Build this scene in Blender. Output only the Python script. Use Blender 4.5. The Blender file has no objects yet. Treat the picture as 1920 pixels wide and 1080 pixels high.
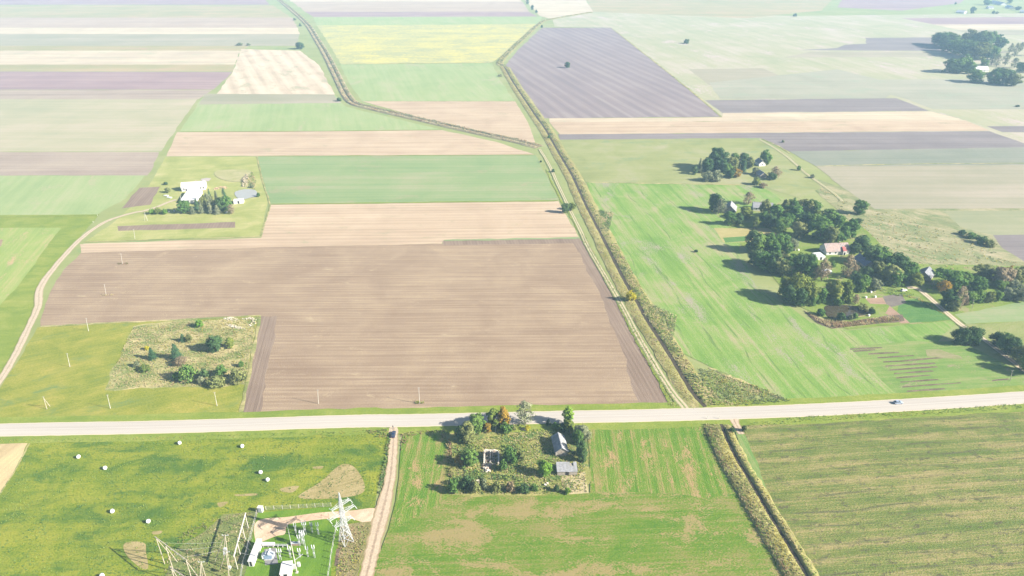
import bpy, bmesh, math, random
import numpy as np
from mathutils import Vector, Matrix
random.seed(7)
rng = np.random.default_rng(7)
SC = bpy.context.scene
COL = SC.collection
R = math.radians
# ------------------------------------------------------------------ camera, sky, sun, exposure
HC, PITCH, FPX = 200.0, R(27.6), 1300.0
cam_d = bpy.data.cameras.new('camera')
cam_d.sensor_width = 36.0
cam_d.lens = FPX / 1920 * 36.0
cam_d.clip_start = 1.0
cam_d.clip_end = 30000.0
cam = bpy.data.objects.new('camera', cam_d)
COL.objects.link(cam)
cam.location = (0, 0, HC)
cam.rotation_euler = (math.pi / 2 - PITCH, 0, 0)
SC.camera = cam
SUN_EL, SUN_AZ = R(28.5), math.atan2(.957, -.29)
w = bpy.data.worlds.new('World')
SC.world = w
w.use_nodes = True
nt = w.node_tree
sky = nt.nodes.new('ShaderNodeTexSky')
sky.sky_type = 'NISHITA'
sky.sun_disc = False
sky.sun_elevation = SUN_EL
sky.sun_rotation = SUN_AZ
sky.dust_density = 1.0
bg = nt.nodes['Background']
nt.links.new(sky.outputs[0], bg.inputs[0])
bg.inputs[1].default_value = 0.05
sun_d = bpy.data.lights.new('sun', 'SUN')
sun_d.energy = 5.0
sun_d.angle = R(0.5)
sun_d.color = (1.0, 0.93, 0.82)
sun = bpy.data.objects.new('sun', sun_d)
COL.objects.link(sun)
sdir = Vector((math.sin(SUN_AZ) * math.cos(SUN_EL), math.cos(SUN_AZ) * math.cos(SUN_EL), math.sin(SUN_EL)))
sun.rotation_euler = sdir.to_track_quat('Z', 'Y').to_euler()
sun.location = sdir * 600
SC.view_settings.view_transform = 'Standard'
SC.view_settings.look = 'None'
SC.view_settings.gamma = 1.0
SC.view_settings.use_curve_mapping = False
SC.view_settings.exposure = 1.82
SC.cycles.max_bounces = 6
SC.cycles.diffuse_bounces = 3
SC.cycles.volume_bounces = 1
SC.cycles.transparent_max_bounces = 4
SC.cycles.use_denoising = True
HAZE_DENSITY = 0.00015
HAZE_COLOR = (0.46, 0.72, 1.0, 1)

# ------------------------------------------------------------------ survey: photo pixel (1920 wide) -> point on the ground
CP, SP = math.cos(PITCH), math.sin(PITCH)
def G(x, y, z=0.0):
    u = (x - 960) / FPX; v = (540 - y) / FPX
    d = (u, CP + v * SP, -SP + v * CP)
    t = (z - HC) / d[2]
    return (d[0] * t, d[1] * t)
def height_at(x, yb, yt):
    X, Y = G(x, yb); v = (540 - yt) / FPX
    return Y * (v * CP - SP) / (CP + v * SP) + HC
def ppm(x, y, z=0.0):          # photo pixels per metre at a ground point
    X, Y = G(x, y, z)
    return FPX / (Y * CP - (z - HC) * SP)
def ang(p, q):
    a, b = G(*p), G(*q)
    return math.atan2(b[1] - a[1], b[0] - a[0])

# ------------------------------------------------------------------ mesh helpers
def mesh_np(name, V, F, mats=None, mi=None, smooth=False):
    V = np.asarray(V, np.float32); F = np.asarray(F, np.int32)
    me = bpy.data.meshes.new(name)
    k = F.shape[1]
    me.vertices.add(len(V)); me.vertices.foreach_set('co', V.ravel())
    me.loops.add(F.size); me.loops.foreach_set('vertex_index', F.ravel())
    me.polygons.add(len(F))
    me.polygons.foreach_set('loop_start', np.arange(0, F.size, k, dtype=np.int32))
    me.polygons.foreach_set('loop_total', np.full(len(F), k, np.int32))
    if mats:
        for m in (mats if isinstance(mats, (list, tuple)) else [mats]): me.materials.append(m)
    if mi is not None: me.polygons.foreach_set('material_index', np.asarray(mi, np.int32))
    if smooth: me.polygons.foreach_set('use_smooth', np.ones(len(F), bool))
    me.update(calc_edges=True)
    me.validate()
    return me
def link(name, me, parent=None, loc=None, rz=None):
    o = bpy.data.objects.new(name, me)
    COL.objects.link(o)
    if parent is not None: o.parent = parent
    if loc is not None: o.location = loc
    if rz is not None: o.rotation_euler = (0, 0, rz)
    return o
def tag(o, label, cat, group=None):
    o['label'] = label; o['category'] = cat
    if group: o['group'] = group
    return o
def thing(name, label, cat, loc, rz=0.0, group=None):
    o = link(name, None, None, loc, rz)
    o.empty_display_size = 0.5
    return tag(o, label, cat, group)
class MB:
    """collects boxes, bars, tubes and faces into one mesh"""
    def __init__(s): s.bm = bmesh.new()
    def box(s, c, d, rz=0.0, taper=1.0, rot=None):
        m = rot if rot is not None else Matrix.Rotation(rz, 3, 'Z')
        c = Vector(c); hx, hy, hz = d[0] / 2, d[1] / 2, d[2] / 2
        vs = []
        for z, t in ((-hz, 1.0), (hz, taper)):
            for x, y in ((-hx, -hy), (hx, -hy), (hx, hy), (-hx, hy)):
                vs.append(s.bm.verts.new(c + m @ Vector((x * t, y * t, z))))
        for f in ((3, 2, 1, 0), (4, 5, 6, 7), (0, 1, 5, 4), (1, 2, 6, 5), (2, 3, 7, 6), (3, 0, 4, 7)):
            s.bm.faces.new([vs[i] for i in f])
        return s
    def bar(s, a, b, w, h=None):
        a, b = Vector(a), Vector(b); d = b - a
        q = d.to_track_quat('Z', 'Y').to_matrix()
        return s.box((a + b) / 2, (w, h or w, d.length), rot=q)
    def tube(s, a, b, r0, r1=None, n=8, caps=True):
        a, b = Vector(a), Vector(b); r1 = r0 if r1 is None else r1
        q = (b - a).to_track_quat('Z', 'Y').to_matrix()
        A, B = [], []
        for i in range(n):
            t = 2 * math.pi * i / n
            e = q @ Vector((math.cos(t), math.sin(t), 0))
            A.append(s.bm.verts.new(a + e * r0)); B.append(s.bm.verts.new(b + e * r1))
        for i in range(n):
            j = (i + 1) % n
            s.bm.faces.new((A[i], A[j], B[j], B[i]))
        if caps:
            s.bm.faces.new(A[::-1]); s.bm.faces.new(B)
        return s
    def lathe(s, prof, c=(0, 0, 0), n=16, axis=None):
        c = Vector(c); q = axis if axis is not None else Matrix.Identity(3)
        rings = []
        for r, z in prof:
            rings.append([s.bm.verts.new(c + q @ Vector((r * math.cos(2 * math.pi * i / n), r * math.sin(2 * math.pi * i / n), z))) for i in range(n)])
        for a, b in zip(rings, rings[1:]):
            for i in range(n):
                j = (i + 1) % n
                s.bm.faces.new((a[i], a[j], b[j], b[i]))
        s.bm.faces.new(rings[0][::-1]); s.bm.faces.new(rings[-1])
        return s
    def face(s, pts):
        s.bm.faces.new([s.bm.verts.new(Vector(p)) for p in pts]); return s
    def prism(s, poly, z0, z1):
        a = [s.bm.verts.new((x, y, z0)) for x, y in poly]; b = [s.bm.verts.new((x, y, z1)) for x, y in poly]
        n = len(poly)
        s.bm.faces.new(a[::-1]); s.bm.faces.new(b)
        for i in range(n): s.bm.faces.new((a[i], a[(i + 1) % n], b[(i + 1) % n], b[i]))
        return s
    def slab(s, pts, t):
        """a plate of thickness t below the quad/polygon pts"""
        pts = [Vector(p) for p in pts]
        nrm = (pts[1] - pts[0]).cross(pts[2] - pts[0]).normalized()
        if nrm.z < 0: nrm = -nrm; 
        lo = [p - nrm * t for p in pts]
        a = [s.bm.verts.new(p) for p in pts]; b = [s.bm.verts.new(p) for p in lo]
        n = len(pts)
        s.bm.faces.new(a); s.bm.faces.new(b[::-1])
        for i in range(n): s.bm.faces.new((a[i], b[i], b[(i + 1) % n], a[(i + 1) % n]))
        return s
    def build(s, name, mat, parent=None, smooth=False, bevel=0.0):
        bmesh.ops.recalc_face_normals(s.bm, faces=s.bm.faces)
        if bevel: bmesh.ops.bevel(s.bm, geom=s.bm.edges[:], offset=bevel, segments=1, affect='EDGES')
        me = bpy.data.meshes.new(name)
        s.bm.to_mesh(me); s.bm.free()
        if mat: me.materials.append(mat)
        if smooth:
            me.polygons.foreach_set('use_smooth', np.ones(len(me.polygons), bool))
        return link(name, me, parent)

# ------------------------------------------------------------------ materials
class NT:
    def __init__(s, name):
        s.m = bpy.data.materials.new(name); s.m.use_nodes = True
        s.t = s.m.node_tree; s.p = s.t.nodes['Principled BSDF']; s.o = s.t.nodes['Material Output']
        s.p.inputs['Specular IOR Level'].default_value = 0.1
        s.p.inputs['Roughness'].default_value = 0.9
        s.tc = s.t.nodes.new('ShaderNodeTexCoord')
    def n(s, typ, **kw):
        nd = s.t.nodes.new('ShaderNode' + typ)
        for k, v in kw.items(): setattr(nd, k, v)
        return nd
    def l(s, a, b): s.t.links.new(a, b)
    def mapping(s, ang=0.0, scale=(1, 1, 1), src=None, loc=(0, 0, 0)):
        m1 = s.n('Mapping'); m1.inputs['Rotation'].default_value = (0, 0, -ang)
        s.l(src or s.tc.outputs['Object'], m1.inputs['Vector'])
        m2 = s.n('Mapping'); m2.inputs['Scale'].default_value = scale; m2.inputs['Location'].default_value = loc
        s.l(m1.outputs[0], m2.inputs['Vector'])
        return m2.outputs[0]
    def noise(s, vec, scale=1.0, detail=3.0, rough=0.55, dist=0.0):
        n = s.n('TexNoise'); n.inputs['Scale'].default_value = scale; n.inputs['Detail'].default_value = detail
        n.inputs['Roughness'].default_value = rough; n.inputs['Distortion'].default_value = dist
        s.l(vec, n.inputs['Vector'])
        return n.outputs[0]
    def math(s, op, a, b=None, c=None, clamp=False):
        n = s.n('Math', operation=op, use_clamp=clamp)
        for i, v in enumerate((a, b, c)):
            if v is None: continue
            if isinstance(v, (int, float)): n.inputs[i].default_value = v
            else: s.l(v, n.inputs[i])
        return n.outputs[0]
    def ramp(s, f, stops):
        n = s.n('ValToRGB'); e = n.color_ramp.elements
        while len(e) > 1: e.remove(e[-1])
        e[0].position = stops[0][0]; e[0].color = (*stops[0][1], 1)
        for p, c in stops[1:]:
            x = e.new(p); x.color = (*c, 1)
        s.l(f, n.inputs[0]); return n.outputs[0]
    def mix(s, f, a, b, mode='MIX'):
        n = s.n('MixRGB', blend_type=mode)
        for i, v in enumerate((f, a, b)):
            if isinstance(v, (int, float)): n.inputs[i].default_value = v
            elif isinstance(v, tuple): n.inputs[i].default_value = (*v, 1)
            else: s.l(v, n.inputs[i])
        return n.outputs[0]
    def step(s, f, a, b):
        n = s.n('MapRange', interpolation_type='SMOOTHSTEP')
        n.inputs[1].default_value = a; n.inputs[2].default_value = b
        s.l(f, n.inputs[0]); return n.outputs[0]
    def bump(s, h, strength=0.4, dist=0.3):
        b = s.n('Bump'); b.inputs['Strength'].default_value = strength; b.inputs['Distance'].default_value = dist
        s.l(h, b.inputs['Height']); s.l(b.outputs[0], s.p.inputs['Normal'])
    def base(s, col):
        if isinstance(col, tuple): s.p.inputs['Base Color'].default_value = (*col, 1)
        else: s.l(col, s.p.inputs['Base Color'])

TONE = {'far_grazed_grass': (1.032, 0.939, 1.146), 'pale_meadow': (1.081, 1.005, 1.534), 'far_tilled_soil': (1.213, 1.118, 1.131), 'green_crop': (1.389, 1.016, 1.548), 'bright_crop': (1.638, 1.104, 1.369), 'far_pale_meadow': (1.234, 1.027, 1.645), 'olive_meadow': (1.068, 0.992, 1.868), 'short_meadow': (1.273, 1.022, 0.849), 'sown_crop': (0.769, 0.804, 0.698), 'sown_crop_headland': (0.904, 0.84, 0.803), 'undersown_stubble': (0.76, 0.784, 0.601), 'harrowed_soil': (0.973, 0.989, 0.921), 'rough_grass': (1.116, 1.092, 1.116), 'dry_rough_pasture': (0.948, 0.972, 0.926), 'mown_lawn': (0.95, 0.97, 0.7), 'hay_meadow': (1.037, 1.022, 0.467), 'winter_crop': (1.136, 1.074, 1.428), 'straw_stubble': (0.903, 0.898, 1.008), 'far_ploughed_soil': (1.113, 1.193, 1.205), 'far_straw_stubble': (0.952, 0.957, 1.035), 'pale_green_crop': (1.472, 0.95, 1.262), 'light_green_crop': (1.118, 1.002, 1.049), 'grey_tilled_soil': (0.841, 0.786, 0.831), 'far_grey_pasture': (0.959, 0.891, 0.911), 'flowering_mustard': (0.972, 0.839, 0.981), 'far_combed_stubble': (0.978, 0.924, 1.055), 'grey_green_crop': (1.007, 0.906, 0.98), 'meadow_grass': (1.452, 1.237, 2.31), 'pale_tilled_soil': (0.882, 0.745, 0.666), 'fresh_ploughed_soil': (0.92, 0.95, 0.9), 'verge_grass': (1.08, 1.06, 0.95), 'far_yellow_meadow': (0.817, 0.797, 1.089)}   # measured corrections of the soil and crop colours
def field(name, c0, c1, c2, an=0.0, L=90, W=1.6, a=1.0, b=0.9, ps=22, c=0.5, fs=0.7, rows=0.0, ramt=0.3, rdist=0.0,
          patch=None, pamt=(.55, .66), psz=30, bump=.5, mid=.5, lines=None):
    """soil or crop: long streaks along the rows, broad patches and fine grain between three of its own colours"""
    k = TONE.get(name)
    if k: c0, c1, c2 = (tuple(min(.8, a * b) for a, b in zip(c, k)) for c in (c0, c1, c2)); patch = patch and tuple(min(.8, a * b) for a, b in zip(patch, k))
    t = NT(name)
    st = t.noise(t.mapping(an, (1 / L, 1 / W, 1)), 1.0, 4.0, .65)
    st2 = t.noise(t.mapping(an, (1 / (L * 1.7), 1 / (W * 6), 1), loc=(3, 7, 0)), 1.0, 2.0)
    pt = t.noise(t.mapping(0, (1 / ps,) * 3), 1.0, 5.0, .6, .6)
    fn = t.noise(t.mapping(an, (1 / (fs * 1.6), 1 / fs, 1)), 1.0, 3.0, .7)
    f = t.math('MULTIPLY_ADD', st, a, mid - a / 2 - b / 2 - c / 2 - a * .35)
    f = t.math('MULTIPLY_ADD', st2, a * .7, f)
    f = t.math('MULTIPLY_ADD', pt, b, f)
    f = t.math('MULTIPLY_ADD', fn, c, f)
    if rows:
        wv = t.n('TexWave', wave_type='BANDS', bands_direction='Y')
        wv.inputs['Scale'].default_value = 0.314 / rows; wv.inputs['Distortion'].default_value = rdist
        wv.inputs['Detail'].default_value = 1.5; wv.inputs['Detail Scale'].default_value = .15
        t.l(t.mapping(an), wv.inputs['Vector'])
        f = t.math('MULTIPLY_ADD', wv.outputs[1], ramt, t.math('SUBTRACT', f, ramt / 2))
    col = t.ramp(f, [(.18, c0), (.5, c1), (.82, c2)])
    if patch:
        pn = t.noise(t.mapping(an, (1 / (psz * 2), 1 / psz, 1), loc=(11, 5, 2)), 1.0, 6.0, .68, .5)
        col = t.mix(t.step(t.math('ADD', pn, t.math('MULTIPLY', t.math('SUBTRACT', fn, .5), .45)), *pamt), col, patch)
    if lines:                                           # wheel marks, broken and wandering
        sp, lw, lc = lines
        v = t.mapping(an, (1, 1 / sp, 1)); sx = t.n('SeparateXYZ'); t.l(v, sx.inputs[0])
        wob = t.noise(t.mapping(an, (1 / 60, 1 / 30, 1), loc=(2, 8, 1)), 1.0, 2.0)
        y = t.math('FRACT', t.math('ADD', sx.outputs[1], t.math('MULTIPLY', wob, 1.6)))
        d = t.math('ABSOLUTE', t.math('SUBTRACT', y, .5))
        brk = t.step(t.noise(t.mapping(an, (1 / 22, 1 / 4, 1), loc=(5, 1, 3)), 1.0, 4.0, .7), .44, .60)
        col = t.mix(t.math('MULTIPLY', t.math('MULTIPLY', t.step(d, lw / sp, lw / sp * .25), brk), t.step(fn, .25, .6)), col, lc)
    t.base(col)
    if bump: t.bump(t.math('MULTIPLY_ADD', st, .6, fn), bump, .35)
    return t.m

def plain(name, col, var=.25, sc=.8, rough=.85, spec=.1, metal=0.0, stain=None, dark=.6):
    t = NT(name)
    n1 = t.noise(t.mapping(0, (sc,) * 3), 1.0, 5.0, .65)
    n2 = t.noise(t.mapping(0, (sc * .22,) * 3, loc=(4, 2, 9)), 1.0, 3.0)
    lo = tuple(x * (1 - var) for x in col); hi = tuple(min(1, x * (1 + var * .6)) for x in col)
    c = t.ramp(n1, [(.3, lo), (.7, hi)])
    if stain: c = t.mix(t.step(n2, .5, .68), c, stain)
    t.base(c)
    t.p.inputs['Roughness'].default_value = rough; t.p.inputs['Specular IOR Level'].default_value = spec
    t.p.inputs['Metallic'].default_value = metal
    return t.m

def leafmat(name, c0, c1, c2, trans=.16, nsc=.55):
    """foliage: hue drifts through a crown and from tree to tree; part of the light passes through the leaves"""
    t = NT(name)
    n1 = t.noise(t.mapping(0, (nsc,) * 3), 1.0, 3.0, .6)
    n2 = t.noise(t.mapping(0, (3.0,) * 3), 1.0, 2.0, .6)
    oi = t.n('ObjectInfo')
    f = t.math('MULTIPLY_ADD', n1, .9, t.math('MULTIPLY_ADD', n2, .6, t.math('MULTIPLY_ADD', oi.outputs['Random'], .3, -.4)))
    col = t.ramp(f, [(.22, c0), (.5, c1), (.8, c2)])
    d = t.n('BsdfDiffuse'); tr = t.n('BsdfTranslucent'); mx = t.n('MixShader'); mx.inputs[0].default_value = trans
    t.l(col, d.inputs[0]); t.l(col, tr.inputs[0]); t.l(d.outputs[0], mx.inputs[1]); t.l(tr.outputs[0], mx.inputs[2])
    t.l(mx.outputs[0], t.o.inputs['Surface'])
    return t.m
# ------------------------------------------------------------------ ground and fields
FIELDS = []
ZSTEP = [0.0]
def nz():
    ZSTEP[0] += 0.002
    return ZSTEP[0]
def inside(px, py, poly):
    """vectorised point in polygon"""
    x = np.asarray(px, float); y = np.asarray(py, float); r = np.zeros(x.shape, bool)
    n = len(poly); j = n - 1
    for i in range(n):
        xi, yi = poly[i]; xj, yj = poly[j]
        if yi != yj:
            c = ((yi > y) != (yj > y)) & (x < (xj - xi) * (y - yi) / (yj - yi) + xi)
            r ^= c
        j = i
    return r
def ground_z(x, y):
    z = 0.0
    for poly, bb, zz in FIELDS:
        if bb[0] <= x <= bb[2] and bb[1] <= y <= bb[3] and inside(np.array([x]), np.array([y]), poly)[0]: z = max(z, zz)
    return z
def catmull(P, closed=False, per=6):
    P = [Vector((p[0], p[1])) for p in P]; n = len(P); out = []
    for i in range(n if closed else n - 1):
        if closed: a, b, c, d = P[(i - 1) % n], P[i], P[(i + 1) % n], P[(i + 2) % n]
        else: a, b, c, d = P[max(i - 1, 0)], P[i], P[i + 1], P[min(i + 2, n - 1)]
        for k in range(per):
            t = k / per
            q = 0.5 * ((2 * b) + (c - a) * t + (2 * a - 5 * b + 4 * c - d) * t * t + (3 * b - a - 3 * c + d) * t ** 3)
            out.append((q.x, q.y))
    if not closed: out.append((P[-1].x, P[-1].y))
    return out
def rough_edges(W, jit, seg=5.0):
    out = []; n = len(W); r = np.random.default_rng(len(W) * 31 + int(abs(W[0][0])) )
    for i in range(n):
        a = np.array(W[i]); b = np.array(W[(i + 1) % n]); d = b - a; L = float(np.hypot(*d))
        if L < 1e-6: continue
        k = int(min(60, max(1, L / seg))); nrm = np.array([-d[1], d[0]]) / L
        out.append(tuple(a))
        ph = r.uniform(0, 6.28, 3)
        for q in range(1, k):
            t = q / k; s = L * t
            o = jit * (.5 * math.sin(s * .11 + ph[0]) + .35 * math.sin(s * .37 + ph[1]) + .6 * r.uniform(-.5, .5)) * min(1, 4 * t, 4 * (1 - t))
            out.append(tuple(a + d * t + nrm * o))
    return out
def F(name, pts, mat, smooth=False, jit=None, z=None):
    W = [G(*p) for p in pts]
    if smooth: W = catmull(W, True)
    cx = sum(p[1] for p in W) / len(W)
    W = rough_edges(W, (0.6 + max(0, cx - 250) / 900) if jit is None else jit, 4.0 + max(0, cx - 250) / 60)
    zz = nz() if z is None else z
    me = bpy.data.meshes.new(name)
    me.from_pydata([(x, y, zz) for x, y in W], [], [list(range(len(W)))])
    me.update(); me.materials.append(mat)
    if me.polygons[0].normal.z < 0: me.flip_normals()
    o = link(name, me); o['kind'] = 'structure'
    A = np.array(W)
    FIELDS.append((W, (A[:, 0].min(), A[:, 1].min(), A[:, 0].max(), A[:, 1].max()), zz))
    return o
def strip(name, pts, width, mat, kind='structure', dz=0.0, jit=0.15, px=True, per=8):
    """a road or track: UV u runs across (0..1), v along in metres"""
    W = [G(*p) for p in pts] if px else pts
    W = catmull(W, False, per)
    zz = nz() + dz; V, Fc, uv = [], [], []
    r = np.random.default_rng(len(W)); s = 0.0; L, Rr = [], []
    for i, p in enumerate(W):
        a = W[max(i - 1, 0)]; b = W[min(i + 1, len(W) - 1)]
        d = Vector((b[0] - a[0], b[1] - a[1])).normalized(); nrm = Vector((-d.y, d.x))
        if i: s += math.hypot(p[0] - W[i - 1][0], p[1] - W[i - 1][1])
        wd = width if isinstance(width, (int, float)) else np.interp(i / (len(W) - 1), np.linspace(0, 1, len(width)), width)
        for k in range(5):
            u = k / 4; e = (u - .5) * wd + (r.uniform(-jit, jit) if k in (0, 4) else 0)
            V.append((p[0] - nrm.x * e, p[1] - nrm.y * e, zz - dz if k in (0, 4) else zz + 0.02)); uv.append((u, s))
        L.append(V[-5][:2]); Rr.append(V[-1][:2])
    for i in range(len(W) - 1):
        for k in range(4): Fc.append((i * 5 + k, (i + 1) * 5 + k, (i + 1) * 5 + k + 1, i * 5 + k + 1))
    me = mesh_np(name, V, Fc, mat)
    ul = me.uv_layers.new(name='UVMap'); uva = np.array(uv, np.float32)
    vi = np.empty(len(me.loops), np.int32); me.loops.foreach_get('vertex_index', vi)
    ul.data.foreach_set('uv', uva[vi].ravel())
    if me.polygons[0].normal.z < 0: me.flip_normals()
    o = link(name, me); o['kind'] = kind
    poly = L + Rr[::-1]; A = np.array(poly)
    FIELDS.append((poly, (A[:, 0].min(), A[:, 1].min(), A[:, 0].max(), A[:, 1].max()), zz + .02))
    return o
def track_mat(name, rut, mid, edge, wob=.05, verge=.2):
    """wheel ruts with a grassy middle and ragged edges, drawn across the UV"""
    t = NT(name)
    sep = t.n('SeparateXYZ'); t.l(t.tc.outputs['UV'], sep.inputs[0])
    nz1 = t.noise(t.mapping(0, (.25,) * 3), 1.0, 4.0, .65); nz2 = t.noise(t.mapping(0, (1.6,) * 3), 1.0, 3.0, .65)
    u = t.math('ADD', sep.outputs[0], t.math('MULTIPLY', t.math('SUBTRACT', nz1, .5), wob * 2))
    d = t.math('ABSOLUTE', t.math('SUBTRACT', u, .5))
    c = t.mix(t.step(t.math('MULTIPLY_ADD', t.math('SUBTRACT', nz2, .5), .12, d), .03, .13), mid, rut)
    c = t.mix(t.step(t.math('MULTIPLY_ADD', t.math('SUBTRACT', nz2, .5), .2, d), .5 - verge, .5 - verge * .45), c, edge)
    c = t.mix(t.math('MULTIPLY', nz2, .5), c, (.12, .1, .06), 'MULTIPLY') if False else c
    g = t.ramp(nz2, [(.3, (.78,) * 3), (.7, (1.12,) * 3)])
    t.base(t.mix(1.0, c, g, 'MULTIPLY'))
    t.bump(nz2, .5, .2)
    return t.m

# colours of the crops and soils (what they are, not how they are lit)
MEADOW = field('meadow_grass', (.105, .145, .02), (.155, .19, .032), (.23, .235, .06), R(8), 40, 2.5, .5, 1.0, 26, .6, .8, bump=.5)
VERGE = field('verge_grass', (.09, .135, .02), (.13, .17, .028), (.20, .21, .055), R(0), 30, 2, .5, .9, 12, .7, .6)
HAY = field('hay_meadow', (.065, .115, .022), (.13, .165, .03), (.195, .20, .05), R(2), 30, 2.0, .7, 1.2, 16, 1.5, .55, patch=(.05, .10, .03), pamt=(.50, .66), psz=11, bump=1.0, mid=.53)
HAY2 = field('short_meadow', (.085, .135, .02), (.135, .18, .03), (.21, .22, .06), R(25), 30, 2.0, .6, 1.1, 18, 1.2, .6, patch=(.085, .15, .05), pamt=(.56, .7), psz=12, bump=.7)
ROUGH = field('rough_grass', (.15, .15, .05), (.25, .225, .095), (.36, .30, .16), R(10), 18, 2.5, .5, 1.2, 14, 1.0, .8, patch=(.11, .14, .04), pamt=(.45, .62), psz=9, bump=.9)
TAN = field('dry_rough_pasture', (.15, .155, .07), (.215, .20, .105), (.30, .25, .16), R(-35), 18, 1.6, 1.2, 1.1, 20, 1.0, 1.0, patch=(.12, .15, .06), pamt=(.48, .64), psz=12, bump=.9)
YARD = field('yard_grass', (.085, .13, .022), (.125, .175, .028), (.17, .20, .06), R(0), 25, 2, .4, 1.2, 14, .6, .8, patch=(.19, .18, .08), pamt=(.54, .66), psz=9)
GREEN1 = field('winter_crop', (.085, .165, .022), (.125, .20, .034), (.21, .205, .08), ang((1160, 470), (1330, 720)), 70, 2.2, 1.0, 1.2, 30, .7, .7, rows=9, ramt=.10, rdist=5.0, lines=(13, .8, (.085, .135, .035)), patch=(.20, .185, .105), pamt=(.53, .72), psz=20)
GREEN_FAR = field('green_crop', (.085, .175, .048), (.115, .205, .058), (.165, .22, .085), R(1), 200, 4, .9, .8, 60, .35, 1.6, patch=(.155, .195, .075), pamt=(.55, .72), psz=25, bump=.2)
GREEN_MID = field('light_green_crop', (.15, .22, .085), (.18, .245, .10), (.215, .255, .125), ang((690, 120), (720, 188)), 120, 5, .9, .9, 60, .5, 2, patch=(.22, .235, .13), pamt=(.55, .72), psz=25, bump=.2)
GREEN_GREY = field('grey_green_crop', (.13, .16, .11), (.16, .185, .13), (.19, .205, .15), R(1), 200, 5, 1.0, .9, 60, .5, 2, bump=.2)
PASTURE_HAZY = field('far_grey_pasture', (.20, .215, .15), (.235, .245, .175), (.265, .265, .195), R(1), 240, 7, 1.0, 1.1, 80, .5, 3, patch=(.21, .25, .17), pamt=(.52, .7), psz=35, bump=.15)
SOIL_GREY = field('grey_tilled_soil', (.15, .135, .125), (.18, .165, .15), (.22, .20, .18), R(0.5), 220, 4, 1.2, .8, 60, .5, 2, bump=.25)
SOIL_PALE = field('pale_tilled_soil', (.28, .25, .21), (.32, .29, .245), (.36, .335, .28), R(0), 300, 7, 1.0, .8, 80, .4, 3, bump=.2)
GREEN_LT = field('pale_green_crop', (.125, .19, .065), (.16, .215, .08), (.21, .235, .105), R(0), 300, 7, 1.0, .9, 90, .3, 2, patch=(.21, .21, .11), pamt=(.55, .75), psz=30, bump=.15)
CROP = field('sown_crop', (.075, .16, .014), (.125, .19, .022), (.22, .195, .07), R(3), 40, 1.1, 1.0, 1.2, 16, 1.25, .5, patch=(.28, .215, .10), pamt=(.50, .62), psz=10, bump=.9, mid=.5)
CROPV = field('sown_crop_headland', (.07, .165, .013), (.11, .195, .022), (.215, .2, .07), R(88), 35, 1.0, 1.1, 1.0, 14, 1.2, .5, rows=4.2, ramt=.22, rdist=1.5, patch=(.28, .215, .10), pamt=(.53, .66), psz=7, bump=.9)
STUB = field('undersown_stubble', (.10, .14, .036), (.17, .185, .06), (.30, .24, .13), ang((1500, 905), (1900, 878)), 26, .6, 1.2, .9, 22, 1.3, .5, rows=7.5, ramt=.24, rdist=4.0, patch=(.10, .09, .055), pamt=(.54, .68), psz=2.2, bump=1.0, lines=(7.2, .8, (.075, .075, .035)))
PLOUGH = field('harrowed_soil', (.175, .118, .083), (.225, .16, .115), (.30, .225, .155), ang((160, 560), (1180, 556)), 46, .45, 1.0, .75, 32, 1.1, .4, rows=3.0, ramt=.12, rdist=2.0, patch=(.34, .265, .18), pamt=(.60, .78), psz=6, bump=.55)
PLOUGHD = field('fresh_ploughed_soil', (.15, .104, .08), (.185, .13, .102), (.225, .165, .128), ang((1130, 560), (1250, 760)), 60, 1.0, 1.0, .6, 20, .5, .5, rows=2.2, ramt=.2, bump=.6)
PLOUGH_FAR = field('far_ploughed_soil', (.13, .098, .098), (.155, .115, .112), (.185, .145, .135), ang((990, 150), (1090, 218)), 160, 4.5, 1.0, .6, 70, .4, 1.8, rows=17, ramt=.32, rdist=.7, bump=.3)
PLOUGH_FAR2 = field('far_tilled_soil', (.145, .108, .108), (.175, .13, .125), (.215, .17, .15), R(0.5), 260, 4, 1.2, .7, 70, .4, 1.8, bump=.25)
PLOUGH_TAN = field('tan_tilled_soil', (.19, .145, .115), (.24, .19, .15), (.29, .24, .18), R(0.5), 260, 4, 1.1, .8, 70, .4, 1.8, bump=.25)
STRAW = field('straw_stubble', (.29, .215, .13), (.355, .27, .165), (.415, .33, .205), ang((520, 420), (1060, 414)), 150, 1.3, 1.2, .8, 45, .4, .9, rows=5.5, ramt=.2, rdist=.6, patch=(.27, .235, .13), pamt=(.58, .74), psz=12, bump=.35)
STRAW_FAR = field('far_straw_stubble', (.30, .245, .16), (.37, .30, .195), (.44, .365, .24), R(0), 260, 5, 1.2, .8, 60, .4, 2, patch=(.27, .27, .155), pamt=(.55, .72), psz=22, bump=.2)
STRAW_ROW = field('far_combed_stubble', (.29, .245, .15), (.385, .33, .21), (.45, .39, .26), ang((545, 110), (600, 170)), 120, 5, .7, .8, 40, .4, 2, rows=21, ramt=.28, rdist=.6, patch=(.25, .25, .14), pamt=(.55, .7), psz=22, bump=.2)
BEIGE_FAR = field('far_grazed_grass', (.18, .19, .10), (.215, .215, .12), (.26, .245, .15), R(0), 300, 6, 1.0, 1.0, 100, .3, 2, bump=.15)
RAPE = field('flowering_mustard', (.22, .27, .12), (.29, .32, .12), (.40, .40, .10), R(0), 70, 6, .9, 1.0, 60, 1.1, 4, patch=(.42, .42, .09), pamt=(.55, .68), psz=13, bump=.2)
MEADOW_FAR = field('far_meadow', (.155, .18, .062), (.185, .205, .075), (.225, .225, .105), R(4), 120, 9, .6, 1.2, 60, .4, 2, patch=(.13, .185, .07), pamt=(.56, .74), psz=30, bump=.25)
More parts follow.
